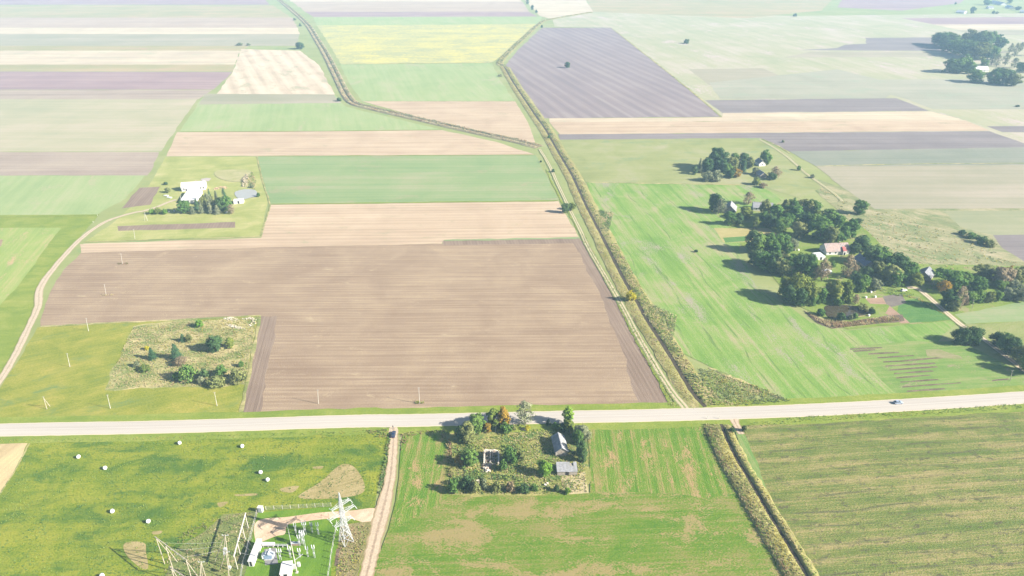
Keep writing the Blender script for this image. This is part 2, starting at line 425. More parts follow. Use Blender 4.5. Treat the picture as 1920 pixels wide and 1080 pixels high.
LAWN = field('mown_lawn', (.065, .13, .014), (.09, .165, .018), (.135, .19, .032), R(75), 14, 1.2, .5, .9, 6, .6, .4, bump=.5)
SAND = field('sandy_ground', (.34, .235, .155), (.41, .30, .205), (.48, .37, .27), R(60), 8, .9, .6, 1.0, 5, .6, .4, patch=(.24, .17, .11), pamt=(.6, .72), psz=3, bump=.4)
CHAFF = field('dry_chaff', (.175, .15, .055), (.24, .195, .085), (.30, .24, .12), R(25), 9, .7, 1.1, .8, 6, .8, .4, bump=.7)
TANCORNER = field('ripe_stubble', (.29, .225, .12), (.36, .28, .155), (.40, .34, .175), R(80), 60, 1.8, 1.1, .7, 14, .5, .6, bump=.4)
CABBAGE = field('beet_bed', (.05, .12, .03), (.07, .15, .036), (.11, .17, .045), R(5), 20, .8, .8, .8, 8, 1.0, .5, bump=.8)
SOILBED = field('garden_soil', (.20, .13, .09), (.25, .165, .115), (.29, .20, .14), R(10), 12, .7, .8, .8, 6, .6, .5)
BRUSHSOIL = field('trampled_soil', (.075, .055, .04), (.115, .085, .06), (.17, .125, .09), R(0), 8, 1, .6, 1.0, 4, .8, .5, bump=.9)

# the ground: one sheet to the horizon
gm = bpy.data.meshes.new('ground')
gm.from_pydata([(-5200, -450, 0), (5200, -450, 0), (5200, 9000, 0), (-5200, 9000, 0)], [], [(0, 1, 2, 3)])
gm.materials.append(MEADOW_FAR); g = link('ground', gm); g['kind'] = 'structure'

XL, XR = -420, 2340
def BAND(name, y0, y1, xl0, xl1, xr0, xr1, mat):      # a strip of land between two photo heights
    F(name, [(xl0, y0), (xr0, y0), (xr1, y1), (xl1, y1)], mat)
# ---- far left: long strips one behind the other
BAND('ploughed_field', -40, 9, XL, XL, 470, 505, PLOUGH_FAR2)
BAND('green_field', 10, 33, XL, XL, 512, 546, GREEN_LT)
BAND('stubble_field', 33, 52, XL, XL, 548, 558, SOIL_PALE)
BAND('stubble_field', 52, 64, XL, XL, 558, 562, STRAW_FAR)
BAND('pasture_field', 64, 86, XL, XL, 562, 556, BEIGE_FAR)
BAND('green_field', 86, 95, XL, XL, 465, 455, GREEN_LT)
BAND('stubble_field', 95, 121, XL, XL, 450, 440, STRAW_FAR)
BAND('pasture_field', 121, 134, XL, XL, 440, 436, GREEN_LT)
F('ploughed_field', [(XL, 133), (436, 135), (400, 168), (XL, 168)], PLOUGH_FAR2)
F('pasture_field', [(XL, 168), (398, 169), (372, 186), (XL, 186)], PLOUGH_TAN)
F('meadow_field', [(XL, 186), (370, 186), (340, 228), (302, 284), (XL, 284)], field('pale_meadow', (.20, .215, .085), (.245, .24, .10), (.29, .26, .125), R(0), 220, 6, .9, .9, 70, .3, 2, bump=.15))
F('ploughed_field', [(XL, 285), (298, 285), (288, 312), (276, 329), (XL, 329)], PLOUGH_TAN)
F('green_field', [(XL, 330), (272, 329), (236, 372), (182, 402), (XL, 407)], GREEN_MID)
F('verge', [(XL, 407), (186, 402), (150, 445), (95, 510), (60, 590), (10, 690), (-60, 790), (XL, 805)], VERGE)
F('green_field', [(XL, 429), (115, 427), (82, 470), (40, 528), (0, 572), (-120, 690), (XL, 800)], field('bright_crop', (.085, .18, .038), (.115, .215, .046), (.175, .225, .08), ang((0, 560), (110, 430)), 90, 2.4, .8, .8, 30, .4, 1, patch=(.19, .205, .09), pamt=(.57, .72), psz=12))
F('ploughed_patch', [(-80, 448), (6, 449), (2, 462), (-90, 470)], PLOUGH)
# ---- middle left, between the strips and the first ditch
F('stubble_field', [(452, 92), (562, 95), (598, 122), (628, 177), (404, 179), (436, 136)], STRAW_ROW)
F('green_field', [(384, 176), (626, 177), (648, 200), (740, 222), (828, 243), (336, 248)], GREEN_MID)
F('pasture_strip', [(384, 176), (626, 177), (640, 193), (374, 196)], BEIGE_FAR)
F('stubble_field', [(332, 248), (828, 244), (930, 266), (1003, 290), (312, 293)], STRAW)
F('farm_meadow', [(310, 294), (480, 294), (502, 380), (489, 443), (160, 453), (215, 415), (262, 372), (290, 330)], MEADOW)
F('green_field', [(482, 293), (1004, 291), (1030, 340), (1046, 376), (506, 382)], GREEN_FAR)
F('stubble_field', [(508, 384), (1047, 377), (1066, 412), (1086, 446), (830, 453), (828, 458), (170, 476), (156, 457), (490, 446)], STRAW)
F('harrowed_field', [(156, 470), (1090, 452), (1130, 520), (1195, 640), (1258, 762), (452, 778), (488, 592), (330, 600), (76, 613), (80, 588), (96, 544), (118, 508)], PLOUGH)
F('stubble_strip', [(150, 458), (700, 448), (700, 455), (560, 462), (152, 474)], STRAW)
F('ploughed_headland', [(1072, 450), (1096, 452), (1136, 524), (1198, 640), (1258, 762), (1200, 764), (1160, 640), (1120, 540)], PLOUGHD, jit=1.4)
F('ploughed_headland', [(488, 592), (520, 592), (508, 660), (488, 776), (452, 778)], PLOUGHD, jit=1.4)
F('ploughed_strip', [(830, 452), (1086, 447), (1092, 456), (830, 460)], PLOUGHD)
F('garden_plot', [(228, 391), (262, 352), (300, 350), (282, 384)], PLOUGHD)
F('garden_plot', [(220, 424), (441, 416), (441, 427), (222, 433)], PLOUGHD)
# ---- meadow and scrub left of the harrowed field
F('meadow_field', [(70, 614), (330, 600), (488, 592), (452, 778), (360, 786), (-60, 797), (0, 728), (40, 668)], HAY2)
F('scrub_patch', [(250, 612), (330, 602), (486, 594), (474, 655), (462, 722), (420, 726), (330, 727), (196, 732), (205, 700), (232, 650)], ROUGH, jit=2.0)
# ---- centre top
BAND('stubble_field', -60, 3, 500, 545, 940, 978, STRAW_FAR)
BAND('ploughed_field', 3, 22, 548, 572, 980, 992, SOIL_PALE)
BAND('ploughed_field', 22, 32, 572, 588, 992, 1010, PLOUGH_FAR2)
F('green_field', [(588, 32), (1016, 31), (1012, 46), (594, 49)], GREEN_MID)
F('mustard_field', [(594, 48), (1012, 45), (985, 72), (958, 92), (930, 112), (922, 117), (640, 121), (618, 84)], RAPE)
F('green_field', [(638, 121), (922, 118), (936, 148), (966, 190), (680, 190), (656, 158)], GREEN_MID)
F('stubble_field', [(680, 190), (966, 190), (990, 230), (1004, 268), (930, 256), (800, 224)], STRAW)
# ---- right top
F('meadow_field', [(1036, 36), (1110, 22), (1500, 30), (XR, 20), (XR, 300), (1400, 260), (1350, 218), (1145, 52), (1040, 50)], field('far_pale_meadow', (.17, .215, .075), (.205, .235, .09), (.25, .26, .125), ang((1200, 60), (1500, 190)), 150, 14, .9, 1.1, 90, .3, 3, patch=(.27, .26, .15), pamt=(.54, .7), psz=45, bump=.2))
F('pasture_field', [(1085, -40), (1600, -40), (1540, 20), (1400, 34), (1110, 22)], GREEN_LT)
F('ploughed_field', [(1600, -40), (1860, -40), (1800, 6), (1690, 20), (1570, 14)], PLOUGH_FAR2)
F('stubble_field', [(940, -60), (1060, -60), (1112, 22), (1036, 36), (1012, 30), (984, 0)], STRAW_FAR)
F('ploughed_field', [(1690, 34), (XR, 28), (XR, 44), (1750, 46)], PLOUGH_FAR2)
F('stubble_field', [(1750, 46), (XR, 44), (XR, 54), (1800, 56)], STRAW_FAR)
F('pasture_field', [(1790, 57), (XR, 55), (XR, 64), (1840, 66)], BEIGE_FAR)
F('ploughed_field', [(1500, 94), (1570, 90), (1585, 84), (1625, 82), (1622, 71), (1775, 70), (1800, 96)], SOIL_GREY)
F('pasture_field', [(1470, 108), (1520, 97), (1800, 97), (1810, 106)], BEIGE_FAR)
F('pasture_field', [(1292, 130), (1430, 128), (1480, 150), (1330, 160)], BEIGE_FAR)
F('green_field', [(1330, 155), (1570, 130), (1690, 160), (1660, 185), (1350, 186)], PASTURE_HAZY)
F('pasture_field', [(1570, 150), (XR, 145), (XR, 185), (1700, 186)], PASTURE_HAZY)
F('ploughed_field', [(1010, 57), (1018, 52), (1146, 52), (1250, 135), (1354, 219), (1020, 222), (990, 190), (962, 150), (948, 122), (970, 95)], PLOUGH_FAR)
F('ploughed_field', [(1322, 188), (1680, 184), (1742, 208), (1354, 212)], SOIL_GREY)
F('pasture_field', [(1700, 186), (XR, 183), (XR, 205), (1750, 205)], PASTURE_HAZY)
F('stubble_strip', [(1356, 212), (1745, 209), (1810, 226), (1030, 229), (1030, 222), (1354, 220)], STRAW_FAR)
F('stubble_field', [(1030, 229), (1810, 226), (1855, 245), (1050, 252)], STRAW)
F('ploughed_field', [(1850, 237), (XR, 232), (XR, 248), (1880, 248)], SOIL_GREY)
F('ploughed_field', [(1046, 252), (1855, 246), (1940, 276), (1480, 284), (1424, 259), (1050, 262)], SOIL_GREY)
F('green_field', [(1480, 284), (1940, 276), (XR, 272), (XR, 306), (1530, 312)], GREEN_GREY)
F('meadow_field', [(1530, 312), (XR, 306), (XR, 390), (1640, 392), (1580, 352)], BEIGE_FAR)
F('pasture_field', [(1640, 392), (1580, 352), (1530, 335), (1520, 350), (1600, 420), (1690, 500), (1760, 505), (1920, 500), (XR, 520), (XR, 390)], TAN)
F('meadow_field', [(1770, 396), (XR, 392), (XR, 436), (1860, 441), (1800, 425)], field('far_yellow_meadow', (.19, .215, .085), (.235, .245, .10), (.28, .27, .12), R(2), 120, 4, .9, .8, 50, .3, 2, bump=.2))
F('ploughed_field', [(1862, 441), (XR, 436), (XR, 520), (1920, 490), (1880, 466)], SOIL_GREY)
F('meadow_field', [(1046, 263), (1422, 259), (1482, 290), (1540, 352), (1500, 372), (1430, 350), (1240, 344), (1098, 341)], field('olive_meadow', (.135, .165, .03), (.18, .205, .042), (.225, .225, .07), R(0), 60, 5, .5, 1.2, 40, .4, 1.5, patch=(.13, .18, .045), pamt=(.55, .7), psz=20))
F('green_field', [(1100, 342), (1240, 345), (1390, 347), (1430, 352), (1470, 372), (1400, 420), (1385, 470), (1420, 540), (1480, 575), (1520, 605), (1590, 620), (1800, 600), (1700, 700), (1690, 748), (1480, 756), (1385, 712), (1258, 652), (1250, 588), (1212, 560), (1178, 520), (1142, 440), (1112, 388)], GREEN1)
F('vegetable_strips', [(1592, 652), (1700, 640), (1800, 640), (1960, 720), (XR, 740), (1690, 748)], field('garden_strips', (.085, .15, .034), (.12, .185, .042), (.185, .20, .075), ang((1660, 690), (1850, 676)), 30, 1.6, 1.0, .8, 14, .5, .6, patch=(.20, .17, .10), pamt=(.58, .7), psz=6))
for a, b in (((1594, 655), (1652, 652)), ((1600, 659), (1640, 656)), ((1628, 664), (1684, 661)), ((1645, 671), (1712, 667)), ((1656, 679), (1800, 669)), ((1660, 687), (1752, 681)), ((1668, 694), (1756, 688)), ((1676, 701), (1748, 696)), ((1680, 709), (1742, 704)), ((1688, 717), (1758, 712)), ((1692, 726), (1800, 718)), ((1700, 734), (1770, 729)), ((1860, 714), (1890, 711))):
    F('soil_strip', [(a[0], a[1] - 1.2), ((a[0] + b[0]) / 2, (a[1] + b[1]) / 2 - 1.5), (b[0], b[1] - .9), (b[0] + 3, b[1] + 1), ((a[0] + b[0]) / 2, (a[1] + b[1]) / 2 + 1.5), (a[0], a[1] + 1.3)], BRUSHSOIL, jit=.5)
F('soil_strip', [(1735, 656), (1760, 655), (1800, 668), (1806, 674), (1770, 672), (1738, 668)], field('strip_soil', (.13, .16, .05), (.18, .175, .08), (.24, .195, .12), R(5), 12, .9, .8, .8, 6, .5, .5))
# ---- homesteads on the right: yards, beds, scrub
F('yard_grass', [(1350, 400), (1440, 380), (1520, 395), (1610, 420), (1700, 500), (1720, 540), (1790, 590), (1800, 600), (1590, 618), (1500, 575), (1440, 510), (1390, 460)], YARD)
F('sandy_yard', [(1338, 428), (1440, 428), (1470, 446), (1400, 454), (1356, 455)], field('dry_yard', (.21, .19, .07), (.26, .225, .09), (.30, .26, .12), R(0), 20, 1.4, .6, .8, 9, .5, .6))
F('vegetable_bed', [(1355, 446), (1400, 443), (1396, 453), (1360, 455)], CABBAGE)
F('yard_grass', [(1720, 495), (1920, 500), (XR, 520), (XR, 640), (1920, 606), (1810, 608), (1740, 550)], YARD)
F('green_strip', [(1790, 590), (1920, 566), (XR, 540), (XR, 590), (1920, 602), (1812, 608)], GREEN_FAR)
F('scrub_meadow', [(1812, 610), (1920, 602), (XR, 590), (XR, 740), (1920, 690), (1850, 640)], field('scrub_grass', (.12, .155, .045), (.165, .185, .06), (.21, .205, .09), R(30), 14, 1.6, .6, 1.1, 12, .8, .8))
F('beet_bed', [(1690, 566), (1720, 560), (1786, 600), (1704, 606), (1680, 590)], CABBAGE)
F('garden_soil_bed', [(1622, 560), (1655, 558), (1662, 571), (1632, 570)], SOILBED)
F('garden_soil_bed', [(1655, 556), (1690, 552), (1700, 568), (1672, 576), (1662, 571)], field('dug_bed', (.10, .085, .075), (.13, .11, .095), (.17, .15, .12), R(25), 10, .8, .8, .8, 4, .8, .5))
F('soil_bank', [(1668, 574), (1680, 584), (1706, 606), (1690, 607), (1660, 588)], SOILBED)
F('branch_ground', [(1506, 582), (1520, 590), (1550, 602), (1590, 604), (1660, 592), (1692, 590), (1696, 602), (1620, 610), (1560, 617), (1535, 608)], BRUSHSOIL)
# ---- uncropped margins left between fields
for a, wd, mt in (([(508, 383), (780, 380), (1046, 376.5)], 2.2, 'v'), ([(482, 293), (740, 292), (1003, 290.5)], 1.6, 'v'), ([(482, 293), (492, 340), (506, 383), (498, 412), (489, 444)], 1.1, 'r'), ([(160, 454), (320, 449), (489, 444)], 1.0, 'r'),
    ([(832, 451), (950, 449), (1087, 446)], 2.6, 'g'), ([(76, 613), (200, 606), (330, 600.5), (488, 592)], 1.5, 'r'), ([(488, 592), (470, 685), (452, 777)], 1.6, 'r'), ([(452, 778), (800, 772), (1256, 763)], 3.0, 'v'), ([(1100, 342), (1240, 344.5), (1390, 347)], 2.0, 'r'),
    ([(1260, 764), (1228, 700), (1190, 632), (1140, 532), (1100, 460), (1078, 420), (1050, 372), (1024, 318)], 1.6, 'v'), ([(1482, 757), (1440, 736), (1385, 712), (1330, 690)], 1.6, 'r'), ([(338, 247), (600, 246), (828, 243.5)], 1.6, 'v'), ([(680, 190), (820, 190), (966, 190)], 1.6, 'r'), ([(640, 120.5), (780, 119), (922, 117.5)], 2.4, 'r'),
    ([(58, 826), (30, 880), (0, 928), (-40, 1010)], .9, 'r'), ([(1530, 312), (1700, 308), (1960, 306)], 1.8, 'r'), ([(1424, 259), (1455, 272), (1482, 288)], 1.6, 'r'), ([(1354, 220), (1290, 166), (1220, 110), (1146, 52)], 2.2, 'r'), ([(XL, 407), (0, 407), (186, 403)], 2.0, 'v')):
    strip('field_margin', a, wd, {'v': VERGE, 'r': ROUGH, 'g': GREEN_FAR}[mt], jit=wd * .3)
# ---- below the road
F('hay_field', [(XL, 822), (300, 818), (735, 802), (724, 850), (706, 930), (690, 1000), (640, 1250), (XL - 200, 1250)], HAY)
F('stubble_field', [(XL, 826), (56, 826), (30, 880), (0, 928), (-140, 1250), (XL - 200, 1250)], TANCORNER)
F('crop_field', [(756, 815), (832, 812), (846, 838), (846, 926), (1106, 924), (1104, 800), (1312, 792), (1345, 856), (1382, 920), (1480, 1100), (1540, 1250), (640, 1250), (700, 1080), (722, 1010), (742, 940), (750, 860)], CROP)
F('crop_headland', [(756, 815), (828, 814), (842, 842), (844, 930), (800, 960), (740, 990), (750, 860)], CROPV)
F('crop_headland', [(1108, 800), (1312, 793), (1345, 858), (1384, 924), (1330, 935), (1250, 925), (1110, 922)], CROPV)
F('stubble_field', [(1392, 800), (1450, 786), (1920, 758), (XR, 738), (XR + 200, 1250), (1640, 1250), (1530, 1085), (1450, 950), (1400, 860)], STUB)
F('crop_headland', [(1376, 800), (1398, 818), (1450, 950), (1530, 1085), (1640, 1250), (1590, 1250), (1510, 1085), (1440, 950), (1392, 856)], field('grass_headland', (.075, .155, .036), (.11, .18, .045), (.17, .195, .07), ang((1400, 860), (1520, 1075)), 40, .9, 1.1, .6, 16, .5, .6))
F('farmstead_ground', [(842, 812), (1000, 800), (1096, 800), (1104, 860), (1102, 924), (960, 930), (842, 928), (846, 850)], jit=1.3, mat=field('overgrown_yard', (.11, .13, .03), (.19, .19, .055), (.29, .245, .10), R(15), 12, 1.6, .5, 1.3, 10, .9, .7, patch=(.08, .125, .034), pamt=(.5, .62), psz=6, bump=1.0))
F('dry_grass', [(1050, 895), (1098, 885), (1104, 925), (1060, 928)], field('dry_corner_grass', (.25, .215, .11), (.31, .26, .145), (.36, .30, .18), R(80), 6, .7, .7, 1, 4, .9, .5))
# bare and trampled patches in the hay field
for pts in ([(560, 934), (600, 905), (640, 872), (668, 880), (684, 920), (640, 934)], [(528, 916), (560, 912), (548, 924), (528, 922)], [(232, 1022), (250, 1016), (272, 1020), (274, 1036), (278, 1066), (262, 1064), (238, 1042)],
            [(442, 928), (480, 926), (478, 930), (446, 931)], [(408, 944), (428, 942), (414, 952)], [(286, 998), (304, 996), (300, 1002), (288, 1003)], [(588, 876), (606, 875), (602, 880), (588, 879)], [(428, 998), (446, 992), (456, 1003), (440, 1008)]):
    F('dry_patch', pts, CHAFF, smooth=True, jit=1.1)
# substation
F('substation_lawn', [(484, 962), (626, 952), (640, 985), (628, 1040), (616, 1110), (450, 1110), (464, 1040)], LAWN)
F('substation_surroundings', [(380, 1000), (420, 965), (486, 958), (466, 1040), (452, 1110), (300, 1110), (330, 1030)], field('trampled_weeds', (.085, .11, .036), (.13, .15, .046), (.20, .18, .075), R(20), 12, 1.4, .5, 1.2, 8, .9, .6, patch=(.22, .18, .09), pamt=(.56, .68), psz=5, bump=1.0))
F('sandy_yard', [(482, 978), (540, 970), (600, 962), (660, 958), (706, 955), (704, 985), (650, 972), (600, 975), (566, 980), (540, 985), (534, 1002), (518, 1006), (492, 1016), (480, 1018)], SAND, smooth=True)
F('dry_weeds', [(640, 985), (700, 978), (690, 1020), (670, 1085), (630, 1085), (634, 1030)], field('dry_weed_patch', (.12, .12, .04), (.17, .15, .06), (.235, .185, .10), R(70), 8, .9, .7, 1.2, 6, .9, .5, bump=1.0))
F('fence_strip_soil', [(631, 1030), (637, 1030), (634, 1062), (627, 1062)], BRUSHSOIL, jit=.6)

# verges along the road
ROADPX = [(-500, 820), (-120, 811), (0, 807), (320, 801), (640, 791), (773, 789), (1000, 784), (1280, 778), (1500, 770.5), (1700, 760), (1920, 746), (2200, 726), (2500, 702)]
strip('road_verge', ROADPX, 19.0, VERGE, jit=.6)
# soil tracks, then the road over them
DIRT = track_mat('dirt_track', (.37, .295, .21), (.26, .195, .135), (.24, .185, .105), .06, .14)
GRAVEL = track_mat('gravel_road', (.37, .30, .22), (.29, .24, .165), (.24, .215, .11), .04, .12)
GRASSY = track_mat('grassy_track', (.36, .30, .20), (.13, .165, .05), (.15, .175, .06), .05, .26)
strip('dirt_track', [(738, 796), (738, 815), (737, 840), (734, 880), (727, 920), (716, 965), (704, 1010), (692, 1060), (680, 1110), (660, 1220)], [7.5, 4.2, 4.2, 4.4, 4.8, 6.5, 5.6, 5.2, 5.2, 5.2], DIRT, jit=.3)
strip('gravel_road', [(-120, 860), (-40, 764), (0, 714), (30, 664), (58, 606), (72, 574), (76, 540), (104, 500), (150, 450), (195, 418), (240, 402), (275, 395)], [4.0, 4.0, 4.0, 4.6, 4.2, 3.6, 3.2], GRAVEL, jit=.25)
strip('farm_driveway', [(270, 396), (296, 388), (312, 381), (330, 375)], 3.4, GRAVEL)
strip('canal_path', [(1290, 776), (1282, 762), (1260, 735), (1230, 688), (1195, 628), (1170, 580), (1140, 528), (1105, 468), (1088, 432), (1068, 392), (1046, 346), (1030, 310), (1012, 280)], [5.5, 4.2, 3.8, 3.8], GRASSY, jit=.3)
strip('farm_track', [(1990, 740), (1930, 702), (1890, 672), (1840, 634), (1800, 608), (1762, 576), (1722, 543), (1700, 540)], 4.2, track_mat('farm_track', (.40, .33, .24), (.26, .22, .14), (.16, .175, .06), .05, .2))
strip('field_path', [(1424, 262), (1446, 274), (1478, 296), (1512, 326), (1560, 360), (1580, 378)], 3.5, GRASSY)
strip('field_access', [(1376, 778), (1377, 790), (1382, 800), (1390, 815)], [6, 3.5, 3], DIRT)
# asphalt road
rt = NT('worn_asphalt')
sep = rt.n('SeparateXYZ'); rt.l(rt.tc.outputs['UV'], sep.inputs[0])
fn = rt.noise(rt.mapping(0, (2.2,) * 3), 1.0, 4.0, .7)
lg = rt.noise(rt.mapping(0, (.02, .25, 1)), 1.0, 3.0)
wv = rt.math('ABSOLUTE', rt.math('SUBTRACT', rt.math('FRACT', rt.math('MULTIPLY', sep.outputs[0], 2.0)), .5))
col = rt.ramp(rt.math('MULTIPLY_ADD', fn, .35, rt.math('MULTIPLY', lg, .65)), [(.3, (.29, .262, .23)), (.7, (.345, .315, .275))])
col = rt.mix(rt.math('MULTIPLY', rt.step(wv, .30, .12), .22), col, (.40, .37, .325))
sh = rt.step(rt.math('ABSOLUTE', rt.math('SUBTRACT', sep.outputs[0], .5)), .40, .47)
col = rt.mix(sh, col, (.40, .345, .26))
ce = rt.step(rt.math('ABSOLUTE', rt.math('SUBTRACT', sep.outputs[0], .5)), .012, .004)
rt.base(rt.mix(rt.math('MULTIPLY', ce, .35), col, (.62, .6, .56)))
strip('asphalt_road', ROADPX, 9.4, rt.m, dz=.12, jit=.12, per=24)
# ------------------------------------------------------------------ vegetation
LM = {
 'dk': leafmat('dark_leaves', (0.039, 0.080, 0.030), (0.064, 0.116, 0.041), (0.120, 0.171, 0.057)),
 'md': leafmat('green_leaves', (0.055, 0.120, 0.031), (0.089, 0.168, 0.038), (0.157, 0.226, 0.051)),
 'lg': leafmat('bright_green_leaves', (0.090, 0.188, 0.027), (0.138, 0.247, 0.033), (0.210, 0.300, 0.045)),
 'yg': leafmat('yellowing_leaves', (.095, .145, .03), (.155, .195, .042), (.25, .255, .06)),
 'go': leafmat('golden_leaves', (.25, .23, .016), (.40, .36, .025), (.50, .44, .04)),
 'or': leafmat('orange_leaves', (.14, .115, .025), (.27, .175, .028), (.36, .23, .035)),
 'ol': leafmat('olive_leaves', (0.103, 0.128, 0.044), (0.163, 0.185, 0.062), (0.257, 0.257, 0.103)),
 'gr': leafmat('grey_green_leaves', (0.120, 0.146, 0.078), (0.185, 0.205, 0.113), (0.282, 0.291, 0.171)),
 'br': leafmat('brown_leaves', (0.143, 0.112, 0.068), (0.225, 0.177, 0.105), (0.323, 0.262, 0.165)),
 'sp': leafmat('conifer_needles', (0.034, 0.078, 0.038), (0.055, 0.112, 0.051), (0.095, 0.154, 0.065)),
}
BARK = plain('bark', (.13, .10, .075), .4, 2.0)
BIRCHBARK = plain('pale_bark', (.34, .31, .27), .35, 2.0)
def quads(C, N, S, r, asp=1.25):
    """leaf clumps: small kite-shaped faces at C facing N"""
    n = len(C)
    N = N / np.linalg.norm(N, axis=1, keepdims=True)
    a = np.cross(N, r.normal(size=(n, 3))); a /= np.linalg.norm(a, axis=1, keepdims=True)
    b = np.cross(N, a)
    S = S[:, None]
    P = np.stack([C - a * S * asp, C - b * S * .62 + a * S * .1 + N * S * .18, C + a * S * asp, C + b * S * .62 - a * S * .1 + N * S * .12], 1)
    return P.reshape(-1, 3), np.arange(4 * n).reshape(n, 4)
def crown(kind, seed):
    r = np.random.default_rng(seed)
    C, N, S = [], [], []
    def clump(c, rad, n, s, sq=1.0):
        d = r.normal(size=(n, 3)); d /= np.linalg.norm(d, axis=1, keepdims=True)
        rr = rad * (r.uniform(.35, 1.0, (n, 1)) ** .5)
        C.append(np.array(c) + d * rr * np.array([1, 1, sq])); N.append(d + r.normal(size=(n, 3)) * .38 + (np.array(c) - np.array([0, 0, 5.5])) * (.07 if kind in 'rolw' else .12) + np.array([0, 0, .2])); S.append(s * r.uniform(.6, 1.3, n))
    if kind in 'rol':
        H = 12.0
        nc, cz, rx, rz, cr = {'r': (54, 6.1, 3.7, 4.9, 1.4), 'o': (48, 6.2, 2.5, 5.3, 1.15), 'l': (30, 5.6, 4.1, 4.4, 1.9)}[kind]
        lobes = r.normal(size=(5, 3)); lobes /= np.linalg.norm(lobes, axis=1, keepdims=True); lw = r.uniform(.55, 1.15, 5)
        for i in range(nc):
            d = r.normal(size=3); d /= np.linalg.norm(d)
            if d[2] < -.75: d[2] *= -.5
            q = r.uniform(.55, 1.0) ** .5
            lob = 1.12 + .2 * math.sin(3 * math.atan2(d[1], d[0]) + seed) + .1 * r.normal()
            j = (lobes @ d).argmax(); q *= lw[j] * (.72 + .38 * max(0, float(lobes[j] @ d)))
            t = (d[2] + 1) / 2
            shape = 1.0 if kind != 'o' else (.72 + .5 * math.sin(math.pi * min(1, t * 1.05)))
            c = np.array([d[0] * rx * q * lob * shape, d[1] * rx * q * lob * shape, cz + d[2] * rz * q * (1 + .06 * r.normal())])
            if c[2] < 1.1: c[2] = 1.1 + r.uniform(0, .8)
            k = cr * r.uniform(.65, 1.25)
            clump(c, k, int(58 * k), .34, .85)
        for i in range(14):                                  # low skirt of leaves
            a = r.uniform(0, 6.283); q = r.uniform(.35, .85); k = cr * r.uniform(.6, 1.0)
            clump((math.cos(a) * rx * q, math.sin(a) * rx * q, r.uniform(.9, 3.2)), k, int(50 * k), .34, .85)
    elif kind == 'b':
        H = 4.0
        for i in range(26):
            d = r.normal(size=3); d /= np.linalg.norm(d); d[2] = abs(d[2])
            q = r.uniform(.45, 1.0)
            k = r.uniform(.5, .95)
            clump((d[0] * 1.75 * q, d[1] * 1.75 * q, .55 + d[2] * 2.7 * q), k, int(58 * k), .24, .9)
    elif kind == 's':
        H = 10.0
        for lv in range(15):
            t = lv / 15; z = .6 + 9.1 * t; rad = 2.25 * (1 - t) ** .85 + .12
            for k in range(int(8 + 12 * (1 - t))):
                a = r.uniform(0, 6.283); rr = rad * r.uniform(.85, 1.12)
                n = int(9 + 7 * (1 - t)); u = np.sqrt(r.uniform(.02, 1, n))
                x = np.stack([np.cos(a) * rr * u, np.sin(a) * rr * u, z + .35 - u * .55 * rad * .35 + r.normal(size=n) * .07], 1)
                x[:, :2] += r.normal(size=(n, 2)) * .16
                C.append(x); N.append(np.stack([np.full(n, np.cos(a) * .6), np.full(n, np.sin(a) * .6), np.ones(n)], 1) + r.normal(size=(n, 3)) * .45); S.append(r.uniform(.12, .27, n))
        n = 30; C.append(np.stack([r.normal(size=n) * .08, r.normal(size=n) * .08, r.uniform(9.0, 10.0, n)], 1)); N.append(r.normal(size=(n, 3))); S.append(np.full(n, .12))
    elif kind == 'w':
        H = 12.0
        for i in range(60):
            t = r.uniform(.16, 1.0); a = r.uniform(0, 6.283)
            rad = 3.0 * math.sin(math.pi * min(1, (t * .92 + .06))) ** .7 * r.uniform(.2, 1.0)
            k = r.uniform(.6, 1.1)
            clump((math.cos(a) * rad, math.sin(a) * rad, t * 11.2), k, int(32 * k), .24, 1.3)
    C = np.concatenate(C); N = np.concatenate(N); S = np.concatenate(S)
    C[:, 2] = np.maximum(C[:, 2], .12)
    V, Fc = quads(C, N, S, r)
    return mesh_np('crown_' + {'r': 'round', 'o': 'oval', 'l': 'lobed', 'b': 'bush', 's': 'conifer', 'w': 'sparse'}[kind], V, Fc, LM['md']), H, {'r': 9.0, 'o': 6.6, 'l': 10.6, 'b': 4.6, 's': 4.6, 'w': 5.8}[kind]
def trunk_mesh(kind, seed):
    r = random.Random(seed); b = MB()
    H = {'b': 4.0, 's': 10.0}.get(kind, 12.0)
    if kind == 'b':
        for k in range(5):
            a = k * 1.257 + r.uniform(-.3, .3)
            b.tube((.1 * math.cos(a), .1 * math.sin(a), -.2), (.9 * math.cos(a), .9 * math.sin(a), 2.2), .06, .02, 5)
    else:
        base = .26 if kind != 's' else .17
        p = Vector((0, 0, -.4)); n = 5
        for k in range(n):
            q = Vector((r.uniform(-.12, .12), r.uniform(-.12, .12), -.4 + H * (.86 if kind != 's' else .97) * (k + 1) / n))
            b.tube(p, q, base * (1 - k / n) + .04, base * (1 - (k + 1) / n) + .04, 7); p = q
        if kind != 's':
            for k in range(16 if kind == 'w' else 9):
                z = H * r.uniform(.18, .72); a = r.uniform(0, 6.283); l = r.uniform(1.4, 3.0) * (.8 if kind in 'ow' else 1.2)
                b.tube((0, 0, z), (math.cos(a) * l, math.sin(a) * l, z + l * r.uniform(.5, 1.1)), .085, .022, 5)
    bmesh.ops.recalc_face_normals(b.bm, faces=b.bm.faces)
    me = bpy.data.meshes.new('trunk'); b.bm.to_mesh(me); b.bm.free(); me.materials.append(BARK)
    return me
CROWNS = {k: [crown(k, 11 * i + ord(k)) for i in range(4 if k in 'rob' else 3)] for k in 'rolbsw'}
TRUNKS = {k: [trunk_mesh(k, i + 3) for i in range(2)] for k in 'rolbsw'}
NAMES = {'r': 'broadleaf_tree', 'o': 'broadleaf_tree', 'l': 'willow_tree', 'b': 'bush', 's': 'spruce_tree', 'w': 'sparse_tree'}
